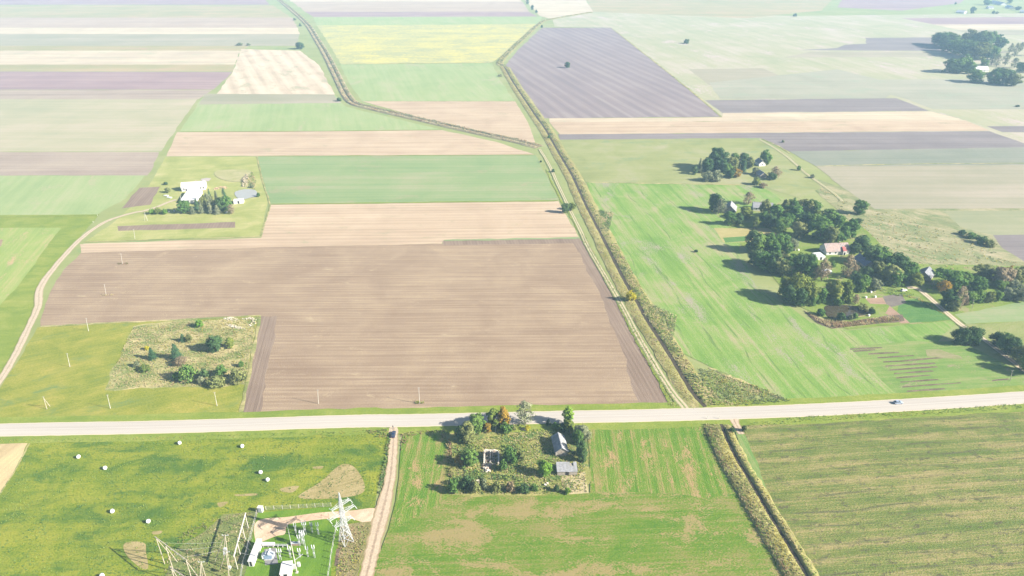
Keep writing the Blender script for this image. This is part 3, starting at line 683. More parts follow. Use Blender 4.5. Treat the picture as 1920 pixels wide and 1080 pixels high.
CATS = {'r': 'tree', 'o': 'tree', 'l': 'tree', 'b': 'bush', 's': 'tree', 'w': 'tree'}
ORD = ['first', 'second', 'third', 'fourth', 'fifth', 'sixth', 'seventh', 'eighth', 'ninth', 'tenth', 'eleventh', 'twelfth', 'thirteenth', 'fourteenth', 'fifteenth', 'sixteenth']
NTREE = [0]
def tree(x, yt, yb, wpx, kind, col, label, group=None, pale=False):
    NTREE[0] += 1; i = NTREE[0]
    X, Y = G(x, yb - 0.12 * (yb - yt)); h = height_at(x, yb - 0.12 * (yb - yt), yt)
    wm = wpx / ppm(x, yb)
    me, H0, W0 = CROWNS[kind][i * 7 % len(CROWNS[kind])]
    t = thing(NAMES[kind], label, CATS[kind], (X, Y, ground_z(X, Y)), i * 2.39996, group)
    r = random.Random(i)
    t.scale = (wm / W0 * r.uniform(.95, 1.08), wm / W0 * r.uniform(.95, 1.08), h / H0)
    c = link('foliage' if kind == 'b' else 'crown', me, t)
    c.material_slots[0].link = 'OBJECT'; c.material_slots[0].material = LM[col]
    k = link('stem' if kind == 'b' else 'trunk', TRUNKS[kind][i % 2], t)
    if pale:
        k.material_slots[0].link = 'OBJECT'; k.material_slots[0].material = BIRCHBARK
    return t
LOOK = {'dk': 'dark green', 'md': 'green', 'lg': 'bright green', 'yg': 'yellow-green', 'go': 'golden yellow', 'or': 'orange-brown', 'ol': 'olive green', 'gr': 'grey-green', 'br': 'bare brownish', 'sp': 'dark'}
KW = {'r': 'round tree', 'o': 'upright tree', 'l': 'spreading willow', 'b': 'bush', 's': 'spruce', 'w': 'thin-leaved tree'}
def row(where, rows, group=None, big=1.0):
    """trees of one named row; those without words of their own are told apart by their place in that row"""
    rows = sorted(rows, key=lambda q: q[0])
    for i, q in enumerate(rows):
        x, yt, yb, wd, kind, col = q[:6]
        if len(q) == 6 and col == 'dk': col = ('dk', 'md', 'dk', 'ol', 'md')[i % 5]
        wd *= big; yt -= (big - 1) * .45 * (yb - yt)
        lab = q[6] if len(q) > 6 else '%s %s, %s from the left %s' % (LOOK[col], KW[kind], ORD[i], where)
        tree(x, yt, yb, wd, kind, col, lab, group, pale='birch' in lab)

# --- scrub patch in the meadow left of the harrowed field
for q in [
 (374, 597, 615, 17, 'b', 'lg', 'bright green round bush at the back edge of the scrub patch by the field'),
 (344, 626, 642, 12, 's', 'sp', 'short dark conifer behind the spruces in the scrub patch'),
 (355, 625, 643, 16, 'b', 'ol', 'pale olive bush beside the short dark conifer in the scrub patch'),
 (287, 652, 676, 17, 's', 'sp', 'small dark spruce standing leftmost in the scrub patch'),
 (332, 644, 677, 21, 's', 'sp', 'tall bluish spruce in the middle of the scrub patch'),
 (404, 627, 662, 29, 'r', 'dk', 'dark green round tree, the largest standing alone in the scrub patch'),
 (432, 630, 655, 17, 'o', 'yg', 'yellow-green tree beside the dark round tree in the scrub patch'),
 (276, 647, 657, 11, 'b', 'go', 'small yellow bush behind the leftmost spruce in the scrub patch'),
 (272, 683, 697, 24, 'b', 'yg', 'low yellow-green bush in front of the leftmost spruce'),
 (257, 676, 689, 12, 'b', 'gr', 'low grey-green bush at the left of the scrub patch'),
 (353, 682, 717, 42, 'b', 'md', 'wide green bush at the left end of the thicket in the scrub patch'),
 (332, 694, 715, 15, 'b', 'md', 'small green bush pressed to the left side of the thicket'),
 (384, 688, 713, 24, 'b', 'dk', 'dark shaded bush in the middle of the thicket in the scrub patch'),
 (378, 703, 721, 15, 'b', 'gr', 'small grey bush at the front of the thicket in the scrub patch'),
 (416, 682, 708, 27, 'b', 'md', 'round green bush right of the middle of the thicket'),
 (408, 703, 724, 44, 'b', 'ol', 'long low olive-brown bush along the front of the thicket'),
 (447, 688, 719, 36, 'b', 'ol', 'olive-brown bush at the right end of the thicket beside the field'),
 (453, 676, 689, 12, 'b', 'md', 'small green sapling behind the right end of the thicket'),
 (340, 670, 686, 26, 'w', 'br', 'bare brown shrub just behind the wide green thicket bush')]: tree(*q, group='trees and bushes in the scrub patch')

# --- abandoned farmstead below the road
for q in [
 (894, 779, 814, 28, 'r', 'md', 'green tree by the road at the back left corner of the abandoned farmstead'),
 (880, 796, 834, 30, 'r', 'ol', 'wide olive green tree in front of the back left corner of the farmstead'),
 (864, 798, 832, 20, 'r', 'dk', 'dark shaded tree on the left edge of the abandoned farmstead'),
 (914, 792, 813, 15, 'o', 'or', 'small orange-tinged tree left of the concrete pole in the farmstead'),
 (925, 766, 806, 24, 'o', 'yg', 'yellow-green tree by the road left of the orange tree'),
 (945, 765, 806, 23, 'o', 'or', 'orange autumn tree beside the road behind the concrete pole'),
 (949, 793, 812, 28, 'b', 'md', 'green bush at the foot of the orange tree'),
 (963, 797, 808, 13, 'b', 'ol', 'small olive bush right of the orange tree'),
 (984, 756, 802, 36, 'w', 'gr', 'grey thin-leaved birch reaching over the road behind the farmstead'),
 (989, 798, 808, 12, 'b', 'go', 'small golden bush at the foot of the grey birch'),
 (1064, 762, 803, 22, 'o', 'lg', 'narrow bright green tree at the back right corner by the road'),
 (1068, 786, 815, 20, 'o', 'yg', 'yellow-green tree in front of the narrow bright green tree'),
 (1055, 792, 812, 18, 'b', 'dk', 'dark bush at the foot of the narrow bright green tree'),
 (1028, 787, 798, 10, 's', 'sp', 'tiny dark spruce beside the road behind the long barn'),
 (1042, 793, 806, 15, 'b', 'lg', 'low green bush behind the long barn'),
 (1090, 795, 826, 30, 'r', 'gr', 'grey-green tree right of the long barn'),
 (1084, 808, 836, 18, 'r', 'md', 'green tree close behind the gable of the long barn'),
 (1088, 826, 856, 20, 'r', 'dk', 'dark green tree right of the gable end of the long barn'),
 (1092, 842, 868, 18, 'r', 'dk', 'dark tree behind the grey flat-roofed shed'),
 (1022, 865, 897, 27, 'r', 'lg', 'bright green round tree left of the grey flat-roofed shed'),
 (880, 845, 878, 26, 'r', 'md', 'green tree on the left side of the roofless ruin'),
 (862, 850, 873, 22, 'b', 'or', 'orange-brown bush at the left edge beside the ruin'),
 (958, 838, 872, 32, 'b', 'md', 'tall green thicket right of the roofless ruin'),
 (944, 862, 884, 20, 'b', 'md', 'green bush in front of the thicket right of the ruin'),
 (976, 846, 868, 22, 'b', 'ol', 'olive bush at the right of the thicket by the ruin'),
 (850, 897, 926, 24, 'b', 'md', 'green bush at the front left corner of the abandoned farmstead'),
 (874, 893, 918, 26, 'b', 'dk', 'dark bush beside the front left rubble in the farmstead'),
 (890, 902, 925, 26, 'b', 'ol', 'olive bush in front of the white rubble in the farmstead'),
 (906, 893, 921, 19, 'b', 'gr', 'grey-green bush right of the white rubble in the farmstead'),
 (983, 907, 927, 22, 'b', 'dk', 'dark green bush on the front edge of the farmstead'),
 (1002, 907, 922, 15, 'b', 'md', 'green bush right of the dark one on the farmstead front edge'),
 (1044, 909, 923, 13, 'b', 'dk', 'small dark bush right of the white debris at the farmstead front'),
 (1064, 914, 927, 15, 'b', 'lg', 'bright green bush at the front right of the farmstead'),
 (957, 902, 923, 20, 'b', 'br', 'brownish bush in the middle of the farmstead front edge'),
 (930, 905, 924, 20, 'b', 'ol', 'olive bush left of the brownish one on the farmstead front edge')]: tree(q[0], q[1] - .06 * (q[2] - q[1]), q[2], q[3] * 1.06, *q[4:], group='trees and bushes of the abandoned farmstead')

# --- farm at the left
for q in [
 (316, 350, 363, 10, 'r', 'ol', 'small olive tree by the drive left of the white-roofed house'),
 (311, 340, 347, 10, 'b', 'dk', 'dark low bush behind the left farmhouse'),
 (286, 389, 403, 14, 'b', 'lg', 'left lobe of bushes, bright green, at the bend of the gravel road'),
 (299, 387, 403, 17, 'b', 'yg', 'yellow-green bush at the bend of the gravel road, middle of three'),
 (310, 390, 403, 12, 'b', 'lg', 'right bright green bush of the three at the gravel road bend'),
 (347, 374, 402, 22, 'r', 'md', 'green tree at the left end of the farm tree belt'),
 (362, 386, 403, 11, 's', 'gr', 'grey spruce low at the front of the farm tree belt, left part'),
 (379, 375, 403, 11, 's', 'gr', 'pale grey spruce in front of the white annex'),
 (396, 381, 403, 11, 's', 'gr', 'pale grey spruce at the front middle of the farm tree belt'),
 (371, 372, 398, 12, 's', 'sp', 'dark spruce against the white annex wall'),
 (384, 366, 396, 14, 'r', 'ol', 'olive tree beside the white annex of the left farm'),
 (391, 360, 388, 15, 'r', 'gr', 'grey-green tree behind the farm tree belt by the house'),
 (396, 353, 386, 10, 's', 'sp', 'dark pointed spruce at the back of the farm tree belt'),
 (403, 367, 399, 13, 's', 'ol', 'olive spruce in the middle of the farm tree belt'),
 (408, 357, 386, 11, 's', 'gr', 'grey-green spruce at the back middle of the farm tree belt'),
 (416, 368, 401, 17, 'r', 'dk', 'dark green tree in the right half of the farm tree belt'),
 (424, 352, 391, 15, 's', 'sp', 'tallest dark spruce near the white trailer at the left farm'),
 (427, 366, 399, 20, 'r', 'md', 'green tree under the tallest spruce of the left farm'),
 (434, 383, 403, 16, 'w', 'br', 'grey-brown thin tree at the right end of the farm tree belt'),
 (408, 384, 403, 14, 's', 'gr', 'short grey spruce at the front right of the farm tree belt'),
 (485, 360, 370, 8, 'b', 'md', 'small green bush on the right bank of the farm pond'),
 (473, 345, 353, 9, 'b', 'gr', 'grey reed bush behind the farm pond')]: tree(*q, group='trees of the white-roofed farm')

# --- homestead at the middle right, upper
for q in [
 (1340, 278, 322, 34, 'r', 'dk', 'huge dark green tree, tallest of the upper homestead'),
 (1352, 290, 326, 26, 'r', 'dk', 'dark tree leaning on the right of the huge one in the upper homestead'),
 (1327, 292, 326, 24, 'r', 'dk', 'dark tree at the left foot of the huge one in the upper homestead'),
 (1311, 298, 327, 10, 's', 'gr', 'thin grey spruce left of the huge dark tree'),
 (1301, 312, 329, 11, 'o', 'dk', 'small dark tree at the far left of the upper homestead'),
 (1326, 319, 342, 24, 'b', 'gr', 'left half of the broad grey-green shrub before the huge tree'),
 (1342, 318, 342, 24, 'b', 'gr', 'right half of the broad grey-green shrub before the huge tree'),
 (1371, 294, 326, 20, 'r', 'ol', 'olive tree in the middle of the upper homestead'),
 (1361, 308, 334, 17, 'r', 'md', 'green tree below the olive tree in the upper homestead'),
 (1378, 287, 301, 14, 'r', 'md', 'green tree behind the olive tree in the upper homestead'),
 (1396, 285, 302, 18, 'r', 'dk', 'dark tree at the back middle of the upper homestead'),
 (1405, 294, 319, 15, 'o', 'ol', 'olive upright tree left of the small white cottage'),
 (1393, 300, 322, 14, 'r', 'dk', 'dark shaded tree in the middle hollow of the upper homestead'),
 (1385, 305, 321, 10, 's', 'gr', 'greyish spruce in the middle of the upper homestead'),
 (1394, 308, 324, 9, 's', 'sp', 'dark little spruce in the middle of the upper homestead'),
 (1380, 316, 335, 14, 'o', 'or', 'orange-tinted tree at the front of the upper homestead'),
 (1368, 319, 336, 16, 'r', 'dk', 'dark green tree beside the orange-tinted one'),
 (1434, 281, 313, 19, 'r', 'md', 'green tree towering behind the small white cottage'),
 (1415, 312, 329, 12, 'o', 'gr', 'grey-green tree between the two upper cottages'),
 (1418, 330, 349, 17, 'b', 'yg', 'yellow-green bush before the lower cottage of the upper homestead'),
 (1430, 342, 353, 16, 'b', 'br', 'brownish bush by the track below the lower cottage'),
 (1453, 313, 337, 18, 'w', 'br', 'bare greyish tree right of the lower cottage'),
 (1447, 323, 340, 16, 'r', 'dk', 'dark tree at the right wall of the lower cottage'),
 (1497, 309, 321, 9, 'b', 'md', 'small round bush on the field path, upper one'),
 (1523, 326, 335, 9, 'b', 'gr', 'small grey bush on the field path, lower one'),
 (1468, 262, 268, 6, 'b', 'ol', 'tiny bush at the corner of the tilled field')]: tree(q[0], q[1] - .06 * (q[2] - q[1]), q[2], q[3] * 1.14, *q[4:], group='trees of the upper homestead')

# --- big grove
row('along the grove back edge', [
 (1340, 359, 401, 23, 'r', 'dk', 'tall dark green tree at the far left tip of the big grove'),
 (1347, 374, 405, 18, 'w', 'gr', 'pale grey bare tree leaning left of the gabled barn'),
 (1403, 362, 386, 18, 'w', 'br', 'pale brown bare tree behind the gabled barn'),
 (1431, 375, 416, 20, 'o', 'ol', 'olive upright tree hiding the middle of the pale roof'),
 (1453, 379, 426, 22, 'o', 'md'), (1468, 374, 413, 14, 'o', 'ol'),
 (1488, 381, 421, 24, 'o', 'md'), (1482, 374, 402, 16, 'r', 'dk'),
 (1506, 370, 408, 28, 'r', 'dk'), (1521, 376, 410, 24, 'r', 'md'), (1531, 392, 413, 13, 'b', 'yg', 'pale yellow-green bush in the back edge of the big grove'),
 (1553, 394, 426, 32, 'r', 'dk'), (1572, 402, 432, 18, 'r', 'md'), (1579, 424, 456, 20, 'o', 'md'), (1592, 416, 451, 24, 'r', 'md'),
 (1597, 410, 425, 12, 'r', 'md', 'small green tree at the grove corner nearest the lone pasture tree'), (1607, 408, 421, 11, 'r', 'dk', 'small dark tree out on the pasture edge of the grove'),
 (1611, 376, 405, 20, 'r', 'md', 'lone green round tree standing in the pasture behind the grove')], 'trees of the big grove', 1.2)
row('in grove row below gabled barn', [
 (1366, 398, 425, 18, 'r', 'md', 'green tree standing before the gabled barn'), (1384, 400, 424, 15, 'r', 'dk', 'dark tree right of the barn front'), (1398, 385, 414, 21, 'o', 'yg', 'yellow-green tree right of the gabled barn'),
 (1415, 407, 432, 12, 'o', 'yg', 'narrow yellow-green birch in front of the grove'), (1429, 398, 426, 18, 'o', 'dk'), (1443, 402, 430, 18, 'r', 'dk'), (1461, 403, 438, 25, 'r', 'md'),
 (1474, 400, 430, 18, 'r', 'md'), (1494, 418, 450, 24, 'r', 'ol'), (1510, 396, 428, 22, 'r', 'dk'), (1508, 420, 445, 16, 'o', 'md'), (1537, 414, 454, 36, 'r', 'md'), (1554, 425, 460, 24, 'r', 'dk'), (1525, 402, 432, 18, 'r', 'dk'), (1568, 430, 458, 16, 'o', 'dk')], 'trees of the big grove', 1.2)
row('in grove row left of brown roof', [
 (1409, 432, 477, 26, 'o', 'dk'), (1422, 440, 480, 20, 'o', 'md'), (1438, 439, 477, 26, 'o', 'md'), (1462, 440, 472, 26, 'r', 'dk'), (1452, 452, 480, 20, 'o', 'md'), (1484, 448, 472, 18, 'o', 'gr'), (1474, 456, 480, 16, 'o', 'md')], 'trees of the big grove', 1.2)
row('in grove row facing green field', [
 (1412, 466, 502, 26, 'r', 'dk'), (1431, 473, 510, 32, 'r', 'dk'), (1449, 476, 516, 28, 'r', 'dk'), (1466, 478, 520, 30, 'r', 'dk'), (1484, 474, 518, 30, 'r', 'md'), (1501, 478, 523, 30, 'r', 'dk'), (1518, 482, 528, 24, 'r', 'md')], 'trees of the big grove', 1.2)
row('at the grove right side', [
 (1611, 441, 476, 28, 'r', 'dk', 'dark tree just right of the brown roof'), (1631, 462, 500, 30, 'r', 'dk', 'dark tree behind the shaded blue roof'), (1650, 465, 503, 34, 'r', 'dk'),
 (1640, 492, 522, 22, 'r', 'dk'), (1666, 494, 537, 30, 'o', 'ol', 'tall olive tree rising at the right end of the grove'), (1683, 480, 518, 36, 'r', 'dk'), (1676, 506, 540, 22, 'r', 'dk'),
 (1700, 492, 532, 26, 'r', 'md'), (1716, 511, 538, 24, 'l', 'yg', 'pale yellow-green willow overhanging the farm track'), (1600, 455, 478, 18, 'r', 'dk', 'dark tree tucked behind the right end of the brown roof')], 'trees of the big grove', 1.2)
row('before the brown roof', [
 (1586, 482, 527, 21, 'w', 'br', 'bare brown tree in front of the brown-roofed house'), (1600, 497, 521, 14, 'w', 'br', 'smaller bare brown tree right of the first one'), (1540, 487, 532, 20, 'w', 'br', 'bare brown tree beside the white tarpaulin'), (1527, 500, 530, 12, 'w', 'br', 'thin bare brown tree left of the white tarpaulin'),
 (1613, 516, 550, 25, 'r', 'md', 'round green tree in the front yard, right of the bare trees'), (1637, 524, 548, 18, 'r', 'gr', 'grey-green tree in the front yard near the garden beds'), (1602, 512, 538, 20, 'r', 'dk', 'dark tree behind the round green tree of the front yard'), (1562, 490, 502, 11, 'b', 'md', 'green garden bush under the brown-roofed house'), (1624, 500, 528, 18, 'r', 'dk', 'dark tree before the shaded blue roof')], 'trees of the big grove', 1.2)
row('around the grove pond', [
 (1468, 510, 560, 26, 'l', 'yg', 'leftmost pale willow lobe facing the green field'), (1490, 504, 572, 38, 'l', 'yg', 'large pale yellow-green willow in front of the grove'), (1511, 520, 575, 30, 'l', 'yg', 'yellow-tinged willow behind the grove pond'),
 (1480, 532, 574, 30, 'r', 'dk', 'dark shaded tree under the large willow'), (1497, 538, 577, 26, 'r', 'dk', 'dark tree at the pond end of the willows'), (1521, 546, 576, 20, 'r', 'md', 'green tree at the left corner of the grove pond'),
 (1538, 534, 574, 20, 'o', 'md', 'green poplar behind the pond, left of the yellow one'), (1549, 529, 567, 18, 'o', 'ol', 'olive poplar behind the pond'), (1565, 527, 572, 24, 'o', 'yg', 'yellow-topped poplar behind the middle of the pond'), (1584, 528, 572, 24, 'o', 'yg', 'rightmost yellow-green poplar behind the pond'), (1569, 558, 574, 15, 'r', 'md', 'low green tree at the back bank of the pond'),
 (1576, 584, 603, 21, 'b', 'dk', 'clipped round bush on the front bank of the pond'), (1593, 589, 601, 11, 'b', 'gr', 'small grey bush right of the clipped round bush'), (1602, 586, 599, 13, 'b', 'md', 'small green bush at the right of the pond front'), (1538, 577, 593, 20, 'b', 'md', 'low green bush on the left bank of the pond'),
 (1617, 569, 583, 22, 'b', 'ol', 'olive bush on the back right bank of the pond'), (1634, 575, 591, 14, 'b', 'dk', 'dark reedy bush at the right end of the pond'), (1603, 553, 573, 16, 'w', 'br', 'brownish thin shrub right of the poplars')], 'trees around the grove pond', 1.06)

# --- cluster at the right edge
row('in right-hand orchard cluster', [
 (1789, 508, 546, 44, 'r', 'md', 'largest green tree of the right-hand orchard cluster'), (1803, 515, 547, 24, 'r', 'md'), (1767, 528, 553, 20, 'w', 'or', 'rust-brown thin tree at the left end of the orchard cluster'), (1793, 540, 584, 19, 'w', 'br', 'tall bare brown tree at the front of the orchard cluster'), (1808, 557, 576, 11, 'w', 'br', 'small bare grey tree beside the tall bare brown one'),
 (1775, 545, 581, 26, 'r', 'dk'), (1786, 560, 586, 18, 'r', 'dk'), (1758, 500, 522, 14, 'r', 'md'), (1814, 545, 574, 20, 'o', 'md'), (1829, 519, 548, 20, 'r', 'md')], 'trees of the right-hand cluster', 1.2)
row('in outer right orchard cluster', [
 (1834, 546, 572, 16, 'o', 'md'), (1841, 528, 547, 13, 'r', 'md'), (1846, 496, 526, 32, 'r', 'ol'), (1870, 498, 537, 34, 'r', 'br', 'wide brown-green tree at the back right cluster'), (1886, 500, 527, 15, 'o', 'or', 'orange-tinged upright tree in the back right cluster'),
 (1903, 505, 533, 24, 'r', 'ol'), (1917, 496, 532, 22, 'r', 'dk'), (1850, 544, 571, 22, 'b', 'ol'), (1858, 546, 568, 14, 'b', 'yg', 'yellow-green bush in the front of the right cluster'), (1868, 546, 567, 14, 'r', 'md'), (1884, 541, 564, 22, 'r', 'gr'), (1874, 526, 542, 18, 'r', 'md'), (1901, 523, 540, 17, 'r', 'gr'), (1912, 540, 567, 30, 'r', 'gr'), (1940, 520, 560, 30, 'r', 'md')], 'trees of the right-hand cluster', 1.2)
tree(1799, 609, 648, 32, 'l', 'dk', 'left half of the big dark shrub beside the farm track', 'dark shrubs by the farm track')
tree(1820, 607, 650, 36, 'l', 'dk', 'right half of the big dark shrub beside the farm track', 'dark shrubs by the farm track')
row('in dark hedge by farm track', [(1866, 616, 650, 26, 'l', 'dk'), (1880, 620, 660, 30, 'l', 'dk'), (1893, 628, 672, 34, 'l', 'dk'), (1909, 640, 686, 36, 'l', 'dk'), (1928, 655, 705, 40, 'l', 'dk')], 'dark hedge by the farm track')
row('in far right pasture', [(1803, 430, 441, 18, 'b', 'dk'), (1820, 434, 448, 24, 'b', 'dk'), (1838, 440, 458, 28, 'b', 'dk'), (1855, 449, 464, 24, 'b', 'dk')], 'dark bushes in the far right pasture')

# --- far hazy clump round the white roof
row('in far hazy wood back row', [(1760, 59, 88, 26, 'r', 'dk'), (1772, 61, 92, 24, 'r', 'dk'), (1785, 66, 96, 24, 'r', 'dk'), (1811, 56, 96, 24, 'r', 'dk'), (1823, 62, 97, 24, 'r', 'dk'), (1837, 59, 99, 26, 'r', 'dk'), (1849, 62, 97, 22, 'r', 'dk'), (1869, 66, 94, 24, 'r', 'dk')], 'trees of the far hazy wood', 1.25)
row('in far hazy wood front row', [(1797, 75, 106, 30, 'r', 'dk'), (1815, 78, 111, 32, 'r', 'dk'), (1833, 80, 116, 34, 'r', 'dk'), (1851, 83, 116, 30, 'r', 'dk'), (1776, 72, 100, 24, 'r', 'dk')], 'trees of the far hazy wood', 1.25)
row('around the far white roof', [(1781, 110, 140, 22, 'r', 'dk'), (1793, 112, 140, 20, 'r', 'dk'), (1806, 104, 140, 22, 'o', 'md'), (1816, 112, 142, 18, 'r', 'md'), (1828, 131, 158, 24, 'r', 'dk'), (1863, 128, 161, 26, 'r', 'dk'), (1880, 126, 163, 28, 'r', 'dk'), (1896, 138, 164, 22, 'r', 'dk'), (1845, 112, 126, 14, 'r', 'md')], 'trees of the far homestead', 1.2)
row('behind the far white roof', [(1858, 98, 126, 12, 'w', 'gr'), (1868, 100, 128, 12, 'w', 'gr'), (1884, 98, 126, 14, 'w', 'gr'), (1893, 80, 102, 10, 'w', 'gr'), (1902, 80, 110, 12, 'w', 'gr'), (1912, 78, 100, 12, 'w', 'gr'), (1901, 108, 130, 14, 'w', 'gr'), (1912, 115, 138, 18, 'r', 'md'), (1926, 110, 140, 20, 'r', 'md'), (1928, 82, 108, 16, 'w', 'gr')], 'pale trees of the far homestead')
# --- trees standing by themselves
for q in [
 (563, 76, 94, 17, 'r', 'dk', 'dark round tree alone at the head of the combed stubble field'),
 (1064, 115, 129, 10, 'r', 'dk', 'small dark tree alone in the big grey ploughed field'),
 (1287, 71, 83, 14, 'b', 'dk', 'dark bush alone in the far pale meadow'),
 (1490, 24, 32, 9, 'b', 'dk', 'tiny hazy bush on the far path'),
 (1791, 3, 9, 5, 'b', 'dk', 'tiny hazy bush left of the far village'),
 (989, -3, 9, 6, 'o', 'dk', 'hazy upright tree at the top end of the far ditch'),
 (998, 9, 20, 6, 'r', 'dk', 'hazy round tree below it at the top of the far ditch'),
 (1006, 17, 25, 6, 'b', 'dk', 'hazy bush third down along the top of the far ditch'),
 (1016, 46, 53, 5, 'b', 'dk', 'tiny bush where the far ditch bends by the mustard'),
 (553, 32, 39, 8, 'b', 'gr', 'tiny grey bush beside the top of the left ditch'),
 (563, 43, 50, 6, 's', 'dk', 'tiny dark spruce beside the top of the left ditch'),
 (449, 79, 86, 14, 'b', 'gr', 'low grey shrub patch between the far left strips'),
 (466, 80, 86, 10, 'b', 'gr', 'low grey shrub right of the patch between the far left strips'),
 (636, 181, 191, 12, 'b', 'dk', 'dark bush at the elbow of the left ditch'),
 (938, 138, 144, 10, 'b', 'gr', 'small grey bush on the bend of the canal beside the green field'),
 (1183, 541, 567, 22, 'b', 'go', 'golden yellow round bush beside the canal path'),
 (1058, 376, 402, 16, 'r', 'dk', 'dark tree by the canal path at the corner of the straw field'),
 (1072, 377, 396, 19, 'b', 'yg', 'yellow-green bush leaning on the dark tree by the canal path'),
 (1037, 316, 324, 8, 'b', 'dk', 'small dark shrub in the middle of the canal strip'),
 (1029, 252, 261, 7, 'b', 'md', 'small green shrub at the meeting of the ditches'),
 (1014, 300, 305, 5, 'b', 'dk', 'tiny shrub at the edge of the green field by the canal'),
 (1305, 467, 474, 9, 'b', 'dk', 'tiny dark bush alone in the green crop field'),
 (1908, 196, 201, 8, 'b', 'dk', 'tiny dark shrub at the far right field edge'),
 (1372, 800, 812, 14, 'b', 'dk', 'dark bush at the culvert below the road'),
 (1395, 797, 810, 12, 'b', 'ol', 'olive bush right of the field access below the road'),
 (1472, 1000, 1006, 7, 'b', 'gr', 'small pale shrub on the ditch bank in the foreground')]: tree(*q)
row('in the far village', [(1822, 12, 27, 12, 'r', 'dk'), (1850, -2, 11, 14, 'r', 'dk'), (1862, 19, 27, 7, 'b', 'dk'), (1869, 20, 27, 8, 'b', 'dk'), (1893, -4, 8, 12, 'r', 'dk'), (1908, 11, 20, 12, 'r', 'dk')], 'trees of the far village')

# ------------------------------------------------------------------ tall grass and reeds: real blades, scattered
def tufts(name, pts, dens, h, wd, cols, seed, px=True, hz=None, clump=0.0, lean=.35):
    r = np.random.default_rng(seed)
    W = [G(*p) for p in pts] if px else pts
    A = np.array(W); x0, y0 = A.min(0); x1, y1 = A.max(0)
    n = int((x1 - x0) * (y1 - y0) * dens)
    X = r.uniform(x0, x1, n); Y = r.uniform(y0, y1, n)
    k = inside(X, Y, W)
    if clump:
        k &= (np.sin(X * .31 + seed) * np.cos(Y * .27 - seed) + .6 * np.sin(X * .83 - Y * .6) + r.normal(size=n) * .5) > (clump * 2 - 1)
    X, Y = X[k], Y[k]; n = len(X)
    Z = np.full(n, .2) if hz is None else hz(X, Y)
    hh = h * r.uniform(.45, 1.25, n)
    V, mi = [], []
    a0 = r.uniform(0, 6.283, n); f0 = np.sin(X * .21 + seed) * np.cos(Y * .24 + 2 * seed) + .8 * np.sin(X * .09 - Y * .13 + seed * 1.7) + .5 * np.sin(X * .55 + Y * .43 + seed) + r.normal(size=n) * .45
    col = np.clip(np.argsort(np.argsort(f0)) * len(cols) // max(1, n), 0, len(cols) - 1)
    for q in range(3):
        a = a0 + q * 2.09 + r.uniform(-.3, .3, n); dx, dy = np.cos(a), np.sin(a)
        w2 = wd * r.uniform(.6, 1.2, n) / 2; ln = lean * hh * r.uniform(.3, 1.3, n)
        b1 = np.stack([X - dy * w2, Y + dx * w2, Z - .05], 1); b2 = np.stack([X + dy * w2, Y - dx * w2, Z - .05], 1)
        t2 = np.stack([X + dx * ln + dy * w2 * .7, Y + dy * ln - dx * w2 * .7, Z + hh * .85], 1); t1 = np.stack([X + dx * ln * 1.2 - dy * w2 * .5, Y + dy * ln * 1.2 + dx * w2 * .5, Z + hh], 1)
        V.append(np.stack([b1, b2, t2, t1], 1)); mi.append(col)
    V = np.concatenate(V).reshape(-1, 3)
    me = mesh_np(name, V, np.arange(len(V)).reshape(-1, 4), cols, np.concatenate(mi))
    o = link(name, me); o['kind'] = 'stuff'
    return o
GM = {
 'g': leafmat('grass_blades', (0.157, 0.235, 0.058), (0.244, 0.323, 0.078), (0.352, 0.392, 0.117), .42, .12),
 'd': leafmat('lush_blades', (0.088, 0.177, 0.055), (0.138, 0.235, 0.070), (0.216, 0.304, 0.088), .42, .12),
 'y': leafmat('yellow_blades', (0.271, 0.248, 0.064), (0.398, 0.351, 0.096), (0.526, 0.447, 0.144), .42, .12),
 't': leafmat('dry_blades', (0.351, 0.287, 0.152), (0.479, 0.398, 0.223), (0.600, 0.510, 0.319), .42, .12),
 'o': leafmat('weed_blades', (0.166, 0.166, 0.069), (0.244, 0.235, 0.097), (0.352, 0.323, 0.147), .42, .12),
 's': leafmat('shrub_leaves', (0.127, 0.166, 0.078), (0.196, 0.235, 0.108), (0.293, 0.323, 0.166), .42, .12),
 'r': leafmat('russet_blades', (0.235, 0.157, 0.088), (0.352, 0.235, 0.138), (0.470, 0.332, 0.196), .42, .12)}
g_, d_, y_, t_, o_, s_, r_ = (GM[k] for k in 'gdytosr')

